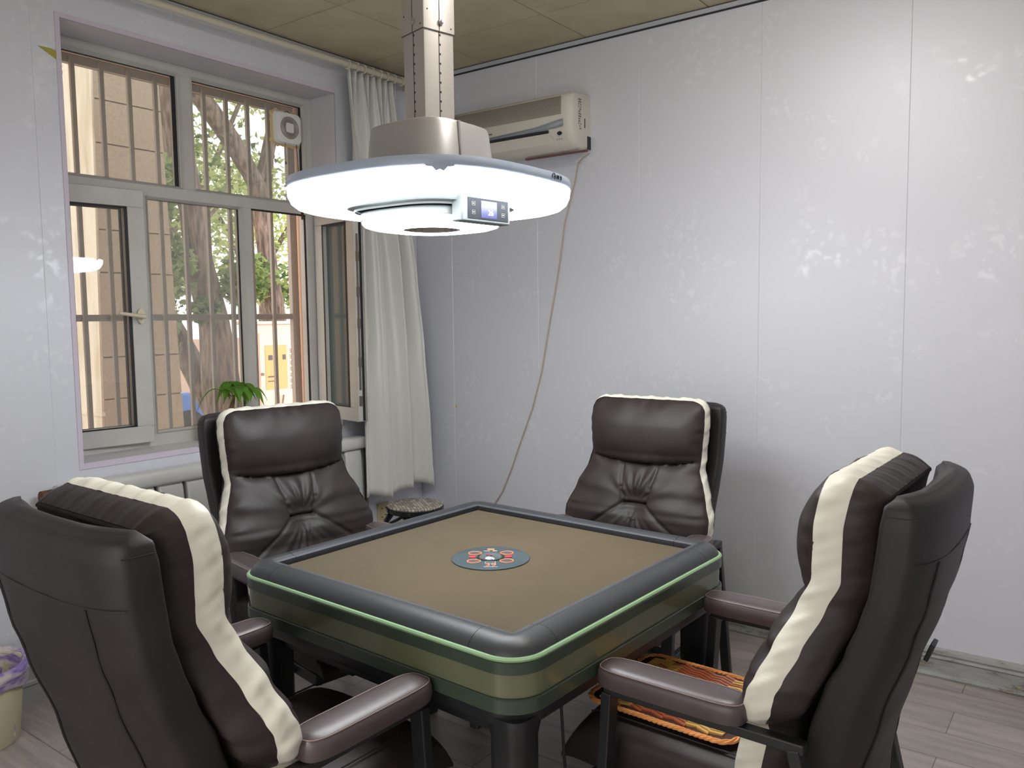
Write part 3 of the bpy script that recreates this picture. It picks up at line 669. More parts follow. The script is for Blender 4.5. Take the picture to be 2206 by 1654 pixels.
# ------------------------------------------------------------------ stool
st = T(E('round_stool', (.292, -.372, 0)), 'round black metal stool with a woven pattern seat in the corner', 'stool')
m_ = MB(); m_.lathe([(.01, .4605), (.10, .461), (.145, .458), (.153, .452), (.150, .446)], 40); O('seat', m_, 'stoolseat', st)
m_ = MB(); m_.lathe([(.150, .446), (.157, .444), (.157, .425), (.150, .420), (.02, .42)], 40); O('seat_rim', m_, 'stoolblack', st)
for k in range(4):
    a = k * pi / 2 + .95; c_, s_ = cos(a), sin(a)
    m_ = MB(); m_.tube([(.10 * c_, .10 * s_, .42), (.145 * c_, .145 * s_, .405), (.178 * c_, .178 * s_, .34), (.19 * c_, .19 * s_, .22), (.195 * c_, .195 * s_, 0)], .013, 10); O('leg', m_, 'stoolblack', st)
m_ = MB()
for k in range(4):
    a0 = k * pi / 2 + .95
    for (r0, h) in ((.155, .40),):
        p = [Vector((.185 * cos(a0), .185 * sin(a0), .26)), Vector((.160 * cos(a0 + .15), .160 * sin(a0 + .15), .36)), Vector((.125 * cos(a0 + .79), .125 * sin(a0 + .79), .412)), Vector((.160 * cos(a0 + 1.42), .160 * sin(a0 + 1.42), .36)), Vector((.185 * cos(a0 + pi / 2), .185 * sin(a0 + pi / 2), .26))]
        m_.tube(p, .009, 8)
m_.tube([(.192 * cos(2 * pi * k / 32), .192 * sin(2 * pi * k / 32), .14) for k in range(33)], .007, 8, cap=False)
O('arched_brace', m_, 'stoolblack', st)

# ------------------------------------------------------------------ waste bin
bn = T(E('waste_bin', (.184, -2.489, 0)), 'cream plastic waste bin with purple liner by the left wall', 'bin')
m_ = MB(); m_.lathe([(.118, 0), (.128, .012), (.150, .262), (.146, .262), (.124, .016), (.01, .016)], 40); O('bin_body', m_, 'bin', bn)
m_ = MB(); m_.tube([(.157 * cos(2 * pi * k / 40), .157 * sin(2 * pi * k / 40), .268) for k in range(41)], .013, 10, cap=False); O('bin_rim', m_, 'binlip', bn)
m_ = MB(); rows = []
for r_, z_ in ((.128, .03), (.138, .15), (.143, .262), (.150, .282), (.160, .286), (.172, .281), (.1745, .268), (.172, .252), (.163, .240), (.159, .205)):
    rows.append([((r_ + .002 * sin(13 * a)) * cos(a), (r_ + .002 * sin(13 * a)) * sin(a), z_ + (.016 * sin(3 * a + 1) if z_ == .205 else 0)) for a in [2 * pi * k / 60 for k in range(60)]])
m_.quadgrid(rows, True); O('bin_liner', m_, 'liner', bn, recalc=False)

# ------------------------------------------------------------------ sill plant and can
pl = T(E('potted_plant', (-.085, -1.235, .899)), 'small green leafy potted plant on the window sill behind the chair', 'plant')
m_ = MB(); m_.lathe([(.045, 0), (.062, .10), (.066, .104), (.062, .108), (.055, .10), (.05, .09), (.005, .09)], 28); O('pot', m_, 'white', pl)
m_ = MB(); m_.lathe([(.056, .088), (.03, .094), (.002, .095)], 20); O('soil', m_, 'rust', pl)
m_ = MB(); m_.tube([(0, -.01, .09), (0, -.012, .13), (0, .005, .17), (0, .014, .205)], 0, 10, radii=[.012, .011, .0095, .006])
for (yy, zz, xx) in ((.05, .250, .01), (.080, .228, .03), (-.06, .236, .0), (.02, .262, -.03), (.01, .236, .05)): m_.tube([(0, .012, .198), (xx * .5, yy * .5, .222), (xx, yy, zz)], .002, 6)
O('stem', m_, 'plant_stem', pl)
m_ = MB(); random.seed(11)
def leaf(mb, base, d, L, wd, droop):
    d = Vector(d).normalized(); side = d.cross(Vector((0, 0, 1))); side = (side if side.length > .1 else Vector((0, 1, 0))).normalized(); rows = []
    for i in range(7):
        t = i / 6; p = Vector(base) + d * (L * t) + Vector((0, 0, .012 * sin(pi * t) - droop * t * t)); ww = wd * sin(pi * (t ** .8)) * .5 + .0004
        rows.append([p - side * ww + Vector((0, 0, .004)), p, p + side * ww + Vector((0, 0, .004))])
    mb.quadgrid(rows)
for (c_, n_) in (((.01, .05, .250), 7), ((.03, .080, .228), 6), ((0, -.06, .236), 3), ((-.03, .02, .262), 6), ((.05, .01, .236), 6)):
    for k in range(n_):
        a = 2 * pi * k / n_ + random.random() * .5; leaf(m_, c_, (cos(a), sin(a), .10 + .35 * random.random()), random.uniform(.075, .115), .042, random.uniform(.07, .14))
lo = O('leaves', m_, 'houseplant', pl, recalc=False, smooth=60)
can = T(E('metal_can', (-.10, -1.362, .899)), 'small brown can on the window sill beside the plant', 'can')
m_ = MB(); m_.lathe([(.026, 0), (.027, .004), (.027, .118), (.028, .122), (.025, .122), (.024, .01), (.002, .01)], 24); O('can_body', m_, 'terracotta', can)

# ------------------------------------------------------------------ mahjong table
tb = T(E('mahjong_table', (1.865, -1.713, 0), -.0446), 'square automatic mahjong table with taupe felt and green skirt', 'table')
O('felt_top', box(-.440, .440, -.440, .440, .735, .755), 'felt', tb, smooth=0)
# four rim rails with mitred ends plus four moulded corner pieces
OUT = .522
rp = [(round(.435 + (d_ - .420) * .84, 5), z_) for d_, z_ in [(.420, .750), (.420, .771), (.423, .7735), (.437, .7735), (.441, .777), (.455, .7795), (.472, .7785), (.488, .773), (.502, .765), (.511, .755), (.514, .748), (.505, .746)]]
CL = .372                      # rails run to here, corner pieces beyond
def rail_rows(s0, s1): return [[(s, -d, z) for d, z in rp] for s in (s0, s1)]
for k in range(4):
    mb = MB(); rows = rail_rows(-CL, CL); mb.quadgrid(rows); [mb.ngon(r) for r in rows]
    mb.m = [2 if (i % (len(rp) - 1)) < 1 else (1 if (i % (len(rp) - 1)) < 3 else 0) for i in range(len(rp) - 1)] + [0, 0]
    mb.xf(Matrix.Rotation(k * pi / 2, 4, 'Z')); O('rim_rail', mb, ['rimpad', 'rimflat', 'rimwall'], tb, smooth=50)
for k in range(4):
    mb = MB(); rows = []; n = 14
    base = [(CL + .0012, None)]
    def prof_at(px, py, dx_, dy_): return [(px, py, dx_, dy_)]
    # path of rail cross-sections: straight, arc round the corner, straight
    rows.append([(CL + .0012, -d, z) for d, z in rp])
    for i in range(n + 1):
        a = -pi / 2 + (pi / 2) * i / n; r0 = []
        for d, z in rp:
            rad = max(.001, (d - .4345)) if d > .445 else .0005; rc = min(rad, .085)
            cx = d - rc; r0.append((cx + rc * cos(a), -(cx) + rc * sin(a), z))
        rows.append(r0)
    rows.append([(d, -(CL + .0012), z) for d, z in rp])
    mb.quadgrid(rows); mb.ngon(rows[0]); mb.ngon(rows[-1]); mb.m = []
    for i in range(len(rows) - 1):
        for j in range(len(rp) - 1): mb.m.append(2 if j < 1 else (1 if j < 3 else 0))
    mb.m += [0, 0]
    mb.xf(Matrix.Rotation(k * pi / 2, 4, 'Z')); O('rim_corner', mb, ['rimpad', 'rimflat', 'rimwall'], tb, smooth=50)
cr_ = .088
def ring(h, z, r=cr_): return rrect(h, r, z, 10)
mb = MB(); mb.loft([ring(.495, .740), ring(OUT - .001, .740), ring(OUT + .001, .745), ring(OUT - .002, .749), ring(.495, .749)], cap0=False, cap1=False); O('edge_strip', mb, 'strip', tb)
def trimband(name, z0, z1, h, mt):
    mb = MB(); mb.loft([ring(.49, z0), ring(h - .002, z0), ring(h, z0 + .002), ring(h, z1 - .002), ring(h - .002, z1), ring(.49, z1)], cap0=False, cap1=False); return O(name, mb, mt, tb)
trimband('upper_band', .711, .7395, OUT, 'band')
mb = MB(); mb.loft([ring(.49, .6585), ring(OUT - .005, .6585), ring(OUT - .004, .7105), ring(.49, .7105)], cap0=False, cap1=False); O('skirt_panel', mb, 'panel', tb)
trimband('lower_band', .624, .658, OUT + .001, 'band')
mb = MB(); mb.loft([ring(.40, .582), ring(.497, .582), ring(.500, .590), ring(.500, .623), ring(.40, .623)], cap0=False, cap1=False); O('apron', mb, 'metal_black', tb)
mb = MB(); mb.loft([rrect(.455, .02, .606, 3), rrect(.455, .02, .73, 3)]); O('inner_tray', mb, 'metal_black', tb)
mb = MB(); mb.loft([rrect(.23, .02, .40, 3), rrect(.25, .02, .43, 3), rrect(.27, .02, .606, 3)]); O('machine_housing', mb, 'metal_black', tb)
for sx in (1, -1):
    for sy in (1, -1):
        mb = MB(); c_ = (sx * .448, sy * .448)
        mb.loft([rrect(.046, .030, 0, 5, c=c_), rrect(.046, .030, .55, 5, c=c_), rrect(.052, .034, .580, 5, c=c_), rrect(.050, .034, .6, 5, c=c_)]); O('leg', mb, 'metal_black', tb)
mb = MB()
for s in (1, -1):
    mb.box(-.42, .42, s * .44 - .012, s * .44 + .012, .535, .575); mb.box(s * .30 - .012, s * .30 + .012, -.42, .42, .50, .545)
O('chassis_beam', mb, 'metal_black', tb, bevel=.003)
for x, y in ((.30, .30), (-.30, .30), (.30, -.30), (-.30, -.30)): O('hanger_bracket', box(x - .03, x + .03, y - .01, y + .01, .43, .52), 'metal_black', tb, bevel=.002)
mb = MB(); mb.tube([(.40, -.20, .59), (.405, -.21, .50), (.42, -.22, .38), (.43, -.20, .20), (.42, -.12, .03), (.38, .0, .006), (.20, .2, .006)], .004, 8); O('power_cord', mb, 'metal_black', tb)
# control disc in the middle of the felt
cdk = O('control_disc', (lambda b: (b.lathe([(.116, .755), (.116, .7572), (.112, .7592), (.002, .7595)], 64), b)[1])(MB()), 'blue_disc', tb)
m_ = MB(); m_.tube([(.115 * cos(2 * pi * k / 64), .115 * sin(2 * pi * k / 64), .7575) for k in range(65)], .0014, 6, cap=False); O('disc_edge', m_, 'rimflat', cdk)
ua = radians(36.5) + .0446      # print reads upright for the player at the camera corner
rt = Matrix.Rotation(ua, 4, 'Z')
m_ = MB(); m_.lathe([(.034, .7590), (.034, .7612), (.030, .7655), (.018, .7700), (.001, .7712)], 32); O('dice_dome', m_, 'dome', cdk)
m_ = MB(); m_.lathe([(.041, .7594), (.041, .7606), (.034, .7606)], 32); O('dome_ring', m_, 'rimwall', cdk)
m_ = MB(); m_.box(-.012, -.004, -.016, -.008, .7708, .7716); m_.box(-.001, .006, -.021, -.014, .7705, .7713); m_.xf(rt); O('dice', m_, 'red', cdk, smooth=0)
for sx in (-1, 1):
    for sy in (-1, 1):
        m_ = MB(); pts = []
        for k in range(25):
            a = 2 * pi * k / 24; r0 = .0175 * (1 + .28 * max(0, cos(a - (pi if sx > 0 else 0))) ** 6)
            pts.append((sx * .050 + r0 * cos(a) * .98, sy * .040 + r0 * sin(a), .7602))
        m_.tube(pts, .0018, 6, cap=False); m_.xf(rt); O('button_outline', m_, 'orange', cdk)
        m_ = MB(); m_.ngon([(x * .86 + sx * .050 * .14, y * .86 + sy * .040 * .14, .7602) for x, y, z in pts[:-1]]); m_.xf(rt); O('button_face', m_, 'rimflat', cdk, recalc=False, smooth=0)
    m_ = MB(); m_.box(sx * .054 - .010, sx * .054 + .010, -.008, .008, .7592, .7625); m_.xf(rt); O('red_button', m_, 'red', cdk, bevel=.001)
m_ = MB(); m_.box(-.012, .010, .074, .088, .7594, .7600); m_.xf(rt); O('top_emblem', m_, 'orange', cdk, smooth=0)
m_ = MB(); m_.box(-.022, -.004, .062, .065, .7594, .7600); m_.box(.004, .018, .062, .066, .7594, .7600); m_.box(-.018, .022, -.094, -.092, .7594, .7600); m_.xf(rt); O('small_print', m_, 'white', cdk, smooth=0)
m_ = text_mb('39', .034, rt @ Matrix.Translation((.002, -.076, .7598)), 0, .0004); O('number_logo', m_, 'orange', cdk, smooth=0)
m_ = MB()
for a, b in (((-.015, -.046), (.015, -.046)), ((-.015, -.062), (.015, -.062)), ((-.015, -.046), (-.015, -.062)), ((.015, -.046), (.015, -.062))): m_.tube([(*a, .760), (*b, .760)], .0006, 5)
m_.xf(rt); O('print_frame', m_, 'white', cdk)

# ------------------------------------------------------------------ ring lamp over the table
LX, LY = 1.655, -1.710; LS = .978
lp = T(E('pendant_lamp', (LX, LY, 1.70)), 'large square ring ceiling lamp on a metal pole over the table', 'lamp')
def sq(rad, z, n=2.9, N=96, cut=None):
    out = []
    for k in range(N):
        a = 2 * pi * k / N; c_, s_ = abs(cos(a)), abs(sin(a)); r = rad * LS / ((c_ ** n + s_ ** n) ** (1 / n)); out.append((r * cos(a), r * sin(a), z - 1.70))
    return out
# grey rim band; at each corner it drops in a little pointed tab over the diffuser
mb = MB(); mb.loft([sq(.313, 1.850), sq(.372, 1.846), sq(.3865, 1.848), sq(.3895, 1.858), sq(.389, 1.868), sq(.386, 1.877), sq(.372, 1.880), sq(.30, 1.882)], cap0=False, cap1=False); O('lamp_rim', mb, 'lamprim', lp)
mb = MB(); mb.loft([sq(.3875, 1.846), sq(.3880, 1.8475), sq(.3855, 1.824), sq(.377, 1.805), sq(.362, 1.792), sq(.346, 1.787), sq(.330, 1.789), sq(.317, 1.800), sq(.313, 1.846)], cap0=False, cap1=False); O('ring_diffuser', mb, 'lampglow', lp, smooth=60)
mb = MB(); mb.loft([sq(.312, 1.849), sq(.312, 1.880), sq(.02, 1.882)], cap0=False); mb.loft([sq(.258, 1.850), sq(.10, 1.851)], cap0=False, cap1=True); O('inner_panel', mb, 'lamprim', lp, smooth=30)
def corner_r(rad, n=2.9): return LS * rad * 2 ** (.5 - 1 / n)
for k in range(4):
    a = -pi / 4 + k * pi / 2; mb = MB(); rr_ = []
    for u, zb in ((-.036, 1.8475), (-.020, 1.846), (-.012, 1.838), (-.007, 1.829), (0, 1.823), (.007, 1.829), (.012, 1.838), (.020, 1.846), (.036, 1.8475)):
        rr_.append([(corner_r(.3885) - u * u * 2.0 + .0015, u, 1.851 - 1.7), (corner_r(.3885) - u * u * 2.0 + .001 - (1.8475 - zb) * .28, u, zb - 1.7), (corner_r(.3885) - u * u * 2 - .012, u, zb - 1.7), (corner_r(.3885) - u * u * 2 - .012, u, 1.851 - 1.7)])
    mb.quadgrid(rr_, True); mb.xf(Matrix.Rotation(a, 4, 'Z')); O('corner_tab', mb, 'lamprim', lp)
# hood
mb = MB(); hr = [sq(.171, 1.881, 3.6), sq(.169, 1.890, 3.6), sq(.154, 2.018, 3.6), sq(.150, 2.027, 3.6), sq(.140, 2.031, 3.6), sq(.05, 2.033, 3.6)]; mb.loft(hr, cap0=False); O('hood', mb, 'chrome', lp, smooth=40)
mb = MB()
for a in (0,):
    p0 = []
    for k in (0, 2):
        b_a = k * pi / 2 - .30
        def hp(rad, z, a_): 
            c_, s_ = abs(cos(a_)), abs(sin(a_)); r = rad / ((c_ ** 3.6 + s_ ** 3.6) ** (1 / 3.6)); return (r * cos(a_), r * sin(a_), z - 1.7)
        mb.tube([hp(.1520, 2.026, b_a), hp(.1545, 2.008, b_a), hp(.1672, 1.905, b_a), hp(.1680, 1.898, b_a - .03), hp(.1690, 1.894, b_a - .10)] + [hp(.1692, 1.892, b_a - .10 - j * .05) for j in range(1, 17)], .0045, 8)
O('hood_moulding', mb, 'chrome', lp)
# pole: lower square tube with a slot down every face, wider sleeve above
pw = -.225
mb = MB(); h_ = .0535
mb.loft([rrect(h_, .004, 2.02 - 1.7, 2), rrect(h_, .004, 2.32 - 1.7, 2)]); mb.xf(Matrix.Rotation(pw, 4, 'Z')); O('pole', mb, 'polem', lp)
mb = MB()
for k in range(4):
    R2 = Matrix.Rotation(pw + k * pi / 2, 4, 'Z'); b0 = len(mb.v); mb.box(-.0012, .0012, -h_ - .0008, -h_ + .001, .333, .60)
    for j in range(10): mb.box(.0014, .0060, -h_ - .0006, -h_ + .001, .345 + j * .027, .351 + j * .027)
    mb.xf(R2, b0)
O('pole_slot', mb, 'ceilgap', lp, smooth=0)
mb = MB(); h2 = .0565
mb.loft([rrect(h2, .004, 2.300 - 1.7, 2), rrect(h2, .004, H - 1.7, 2)]); b0 = 0; mb.xf(Matrix.Rotation(pw, 4, 'Z')); O('pole_sleeve', mb, 'polem', lp)
mb = MB()
for k in range(4):
    R2 = Matrix.Rotation(pw + k * pi / 2, 4, 'Z'); b0 = len(mb.v); mb.box(-.0012, .0012, -h2 - .0006, -h2 + .001, .602, H - 1.7); mb.box(-h2, h2, -h2 - .0004, -h2, .5995, .6015)
    for xx, zz in ((-.042, .655), (.042, .615)): mb.tube([(xx, -h2 - .0006, zz), (xx, -h2 + .001, zz)], .0025, 8)
    mb.xf(R2, b0)
O('sleeve_slot', mb, 'ceilgap', lp, smooth=0)
for k in range(4):
    mb = MB(); mb.tube([(.006, -h2, .628), (.006, -h2 - .006, .628)], .0095, 14); mb.tube([(.006, -h2 - .006, .628), (.006, -h2 - .012, .628)], .006, 6); mb.xf(Matrix.Rotation(pw + k * pi / 2, 4, 'Z')); O('clamp_bolt', mb, 'chrome', lp)
# central housing under the ring, lower light disc, grille and control panel
mb = MB(); mb.loft([sq(.205, 1.851, 3.4), sq(.222, 1.845, 3.4), sq(.226, 1.800, 3.4), sq(.222, 1.792, 3.4), sq(.205, 1.788, 3.4), sq(.203, 1.782, 3.4)], cap0=False, cap1=False); O('housing', mb, 'housing', lp, smooth=45)
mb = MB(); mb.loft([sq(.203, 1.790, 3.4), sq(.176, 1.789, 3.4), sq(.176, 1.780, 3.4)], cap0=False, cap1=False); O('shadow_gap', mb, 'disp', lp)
mb = MB(); mb.loft([sq(.172, 1.782, 3.2), sq(.187, 1.781, 3.2), sq(.191, 1.775, 3.2), sq(.191, 1.756, 3.2), sq(.183, 1.752, 3.2)], cap0=False, cap1=False); O('lower_housing', mb, 'housing', lp, smooth=45)
mb = MB(); mb.loft([sq(.1905, 1.7555, 3.0), sq(.189, 1.748, 3.0), sq(.183, 1.740, 2.9), sq(.167, 1.734, 2.7), sq(.145, 1.732, 2.4), sq(.0905, 1.732, 2.0), sq(.089, 1.7335, 2.0)], cap0=False, cap1=False); O('lower_diffuser', mb, 'lampglow', lp, smooth=60)
mb = MB(); mb.loft([sq(.0885, 1.7335, 2.0), sq(.0885, 1.768, 2.0), sq(.06, 1.769, 2.0)], cap0=False, cap1=True)
for k in range(24):
    a = 2 * pi * k / 24; mb.bar((.086 * LS * cos(a), .086 * LS * sin(a), .036), (.086 * LS * cos(a), .086 * LS * sin(a), .066), .006, .003, side=Vector((-sin(a), cos(a), 0)))
for k in range(24):
    a = 2 * pi * k / 24; mb.bar((.035 * cos(a), .035 * sin(a), .052), (.068 * cos(a), .068 * sin(a), .052), .004, .004, side=Vector((0, 0, 1)))
O('vent_grille', mb, 'fan_grey', lp)
# display panel on the side that faces +x / the camera's right
pa = -.10
pan = E('control_panel', (0, 0, 0), pa, lp)
mb = MB(); mb.loft([[(x, y, z) for y, z in ((-.104, .034), (.092, .034), (.092, .106), (-.104, .106))] for x in (.195, .236)]); O('panel_case', mb, 'housing', pan, bevel=.004)
mb = box(.2362, .2375, -.082, .082, .042, .100); O('display_face', mb, 'disp', pan, bevel=.0005)
mb = box(.2375, .2382, -.030, .034, .047, .094); O('lcd_screen', mb, 'lcd', pan, smooth=0)
tm = Matrix.Translation((.2386, .008, .062)) @ Matrix.Rotation(pi / 2, 4, 'Z') @ Matrix.Rotation(pi / 2, 4, 'X')
O('digits', text_mb('26', .022, tm, 0, .0002), 'digit', pan, smooth=0)
mb = MB()
for y, z in ((-.060, .084), (-.060, .060), (.060, .084), (.060, .060)):
    mb.tube([(.2380, y - .006, z - .005), (.2380, y + .006, z - .005), (.2380, y + .006, z + .005), (.2380, y - .006, z + .005), (.2380, y - .006, z - .005)], .0005, 4)
    mb.box(.2376, .2380, y - .003, y + .003, z - .001, z + .0015)
O('touch_icons', mb, 'fan_grey', pan)
# small maker's badge on the rim
mb = MB(); mb.tube([(.0025, .008 * cos(2 * pi * k / 20), .008 * sin(2 * pi * k / 20)) for k in range(21)], .0014, 6, cap=False)
mb.bar((.0025, -.002, .002), (.0025, .004, .002), .0015, .0015); mb.bar((.0025, .004, .002), (.0025, .004, -.003), .0015, .0015)
for k in range(3):
    y = .014 + k * .010; mb.box(.001, .003, y, y + .008, -.007, -.0055); mb.box(.001, .003, y, y + .008, .000, .0015); mb.box(.001, .003, y + .003, y + .0045, -.007, .006)
    mb.box(.001, .003, y + (.0 if k % 2 else .0065), y + (.0015 if k % 2 else .008), -.004, .004)
bd = O('rim_badge', mb, 'dark', lp, smooth=0)
ba = radians(14); rb_ = .389 * LS / ((abs(cos(ba)) ** 2.9 + abs(sin(ba)) ** 2.9) ** (1 / 2.9)); bd.location = (rb_ * cos(ba) - .0005, rb_ * sin(ba), .164); bd.rotation_euler = (0, 0, .03)

dm = T(E('ceiling_lamp', (2.38, -1.45, H)), 'round white dome lamp fixed flat on the ceiling right of the pendant pole', 'lamp')
mb = MB(); mb.lathe([(.02, -.001), (.262, -.001), (.266, -.012), (.262, -.028), (.245, -.028)], 48, caps=False); O('lamp_base', mb, 'white', dm)
mb = MB(); mb.lathe([(.250, -.026), (.250, -.045), (.235, -.068), (.20, -.085), (.14, -.097), (.07, -.103), (.004, -.105)], 48, caps=True)
M['domeglow'] = mat('dome_diffuser', (1, 1, 1), .4, emit=(1.0, .965, .92, 1), es=DOME_E); O('dome_diffuser', mb, 'domeglow', dm)
# ------------------------------------------------------------------ chairs
def cush_w(z): return lerp_t([(.455, .222), (.575, .226), (.595, .240), (.612, .272), (.632, .292), (.665, .305), (.70, .305), (.78, .277), (.88, .238), (.93, .236), (1.05, .244), (1.10, .241), (1.122, .230), (1.134, .212), (1.138, .195)], z)
def cush_x(z): return lerp_t([(.455, -.020), (.60, -.045), (.65, -.070), (.69, -.078), (.72, -.092), (.783, -.120), (.87, -.158), (.93, -.185), (1.035, -.189), (1.138, -.205)], z)
def seg_d(py, pz, a, b):
    vx, vy = b[0] - a[0], b[1] - a[1]; t = max(0, min(1, ((py - a[0]) * vx + (pz - a[1]) * vy) / (vx * vx + vy * vy))); return sqrt((py - a[0] - t * vx) ** 2 + (pz - a[1] - t * vy) ** 2)
TZ = .735
SEAMS = [((-.046, TZ + .004), (-.205, .625)), ((.046, TZ + .004), (.205, .625)), ((-.046, TZ + .004), (-.060, .80)), ((-.060, .80), (-.075, .885)), ((.046, TZ + .004), (.060, .80)), ((.060, .80), (.075, .885)), ((-.046, TZ + .004), (.046, TZ + .004))]
def puff(s, y, z):
    zc = .888 + .022 * (abs(s) ** 2)
    e = 1 - abs(s) ** 4
    if z > zc:
        t = (z - zc) / (1.138 - zc); d = .064 * (max(0, sin(pi * min(1, t ** .72))) ** .55) * (e ** .6)
        d += .0035 * sin(38 * y + 3 * sin(9 * z)) * (t ** 3) * e + .003 * sin(26 * y + 1.3) * max(0, .3 - t) / .3 * e
        d += .004 * max(0, 1 - t * 7) * abs(sin(22 * y + 40 * abs(y))) * e
    elif z > .60:
        t = (zc - z) / (zc - .60); d = .040 * (max(0, sin(pi * min(1, t ** .8 * .93 + .02))) ** .5) * (e ** .6)
        r = sqrt((y * .8) ** 2 + (z - TZ) ** 2); d -= .030 * math.exp(-(r / .055) ** 2)
        an = atan2(z - TZ, y); up = max(0, sin(an)); dn = max(0, -sin(an))
        fall = math.exp(-((r - .075) / .055) ** 2)
        d += fall * (.0050 * up ** 2 * sin(17 * an + 6 * y) + .0052 * dn ** 3 * sin(21 * an + .6 + 9 * y)) + .0022 * math.exp(-((r - .13) / .06) ** 2) * sin(11 * an + 2)
        d -= .0045 * math.exp(-((zc - z) / .02) ** 2) * (1 + sin(46 * y + 2))
        d += .004 * math.exp(-((abs(s) - .9) / .12) ** 2) * sin(60 * z + 3) * (z > .72)
    else:
        d = .018 * e
    if z > .60:
        d -= .0045 * math.exp(-((1 - abs(s)) / .09) ** 2) * (.5 + .5 * sin(92 * z + 2.2 * sin(31 * z) + (2 if y > 0 else 0)))
        if z > zc: d -= .007 * math.exp(-((1.138 - z) / .020) ** 2) * (.5 + .5 * sin(78 * y + 2 * sin(23 * y)))
    for i, (a, b) in enumerate(SEAMS):
        q = seg_d(y, z, a, b); d -= (.0075 if i < 6 else .014) * math.exp(-(q / .0055) ** 2) if z < zc else 0
    return d
def cushion_front():
    mb = MB(); zs_ = [.455 + (1.138 - .455) * (k / 120) for k in range(121)]; nu = 88; rows = []
    for z in zs_:
        w_ = cush_w(z); xe = cush_x(z); rows.append([(xe + puff(-1 + 2 * i / nu, w_ * (-1 + 2 * i / nu), z), w_ * (-1 + 2 * i / nu), z) for i in range(nu + 1)])
    mb.quadgrid(rows); return mb
def perim():
    L = []; zs_ = [.455 + (1.132 - .455) * (k / 110) for k in range(111)]
    for z in zs_: L.append((cush_x(z), -cush_w(z), z))
    for k in range(0, 61): L.append((cush_x(1.138), -.195 + .39 * k / 60, 1.138))
    for z in reversed(zs_): L.append((cush_x(z), cush_w(z), z))
    return L
PER = perim()
def per_n(i):
    a = PER[max(0, i - 3)]; b = PER[min(len(PER) - 1, i + 3)]; ty, tz = b[1] - a[1], b[2] - a[2]; l = sqrt(ty * ty + tz * tz) or 1; return (-tz / l, ty / l)
def fold(i, ph):
    t = i * .25; return .5 * sin(t * 2.3 + ph) + .32 * sin(t * 4.9 + 1.7 * ph + 1) + .3 * sin(t * 1.1 + 2 - ph)
def band_rows(d0, d1, n, bulge, inset0, inset1, fa, skew):
    rows = []
    for j in range(n + 1):
        t = j / n; r = []
        for i, p in enumerate(PER):
            ny, nz = per_n(i); o = inset0 + (inset1 - inset0) * t + bulge * sin(pi * t) + fa * fold(i, skew * t) * (.35 + sin(pi * t))
            r.append((p[0] - (d0 + (d1 - d0) * t), p[1] + ny * o, p[2] + nz * o))
        rows.append(r)
    return rows
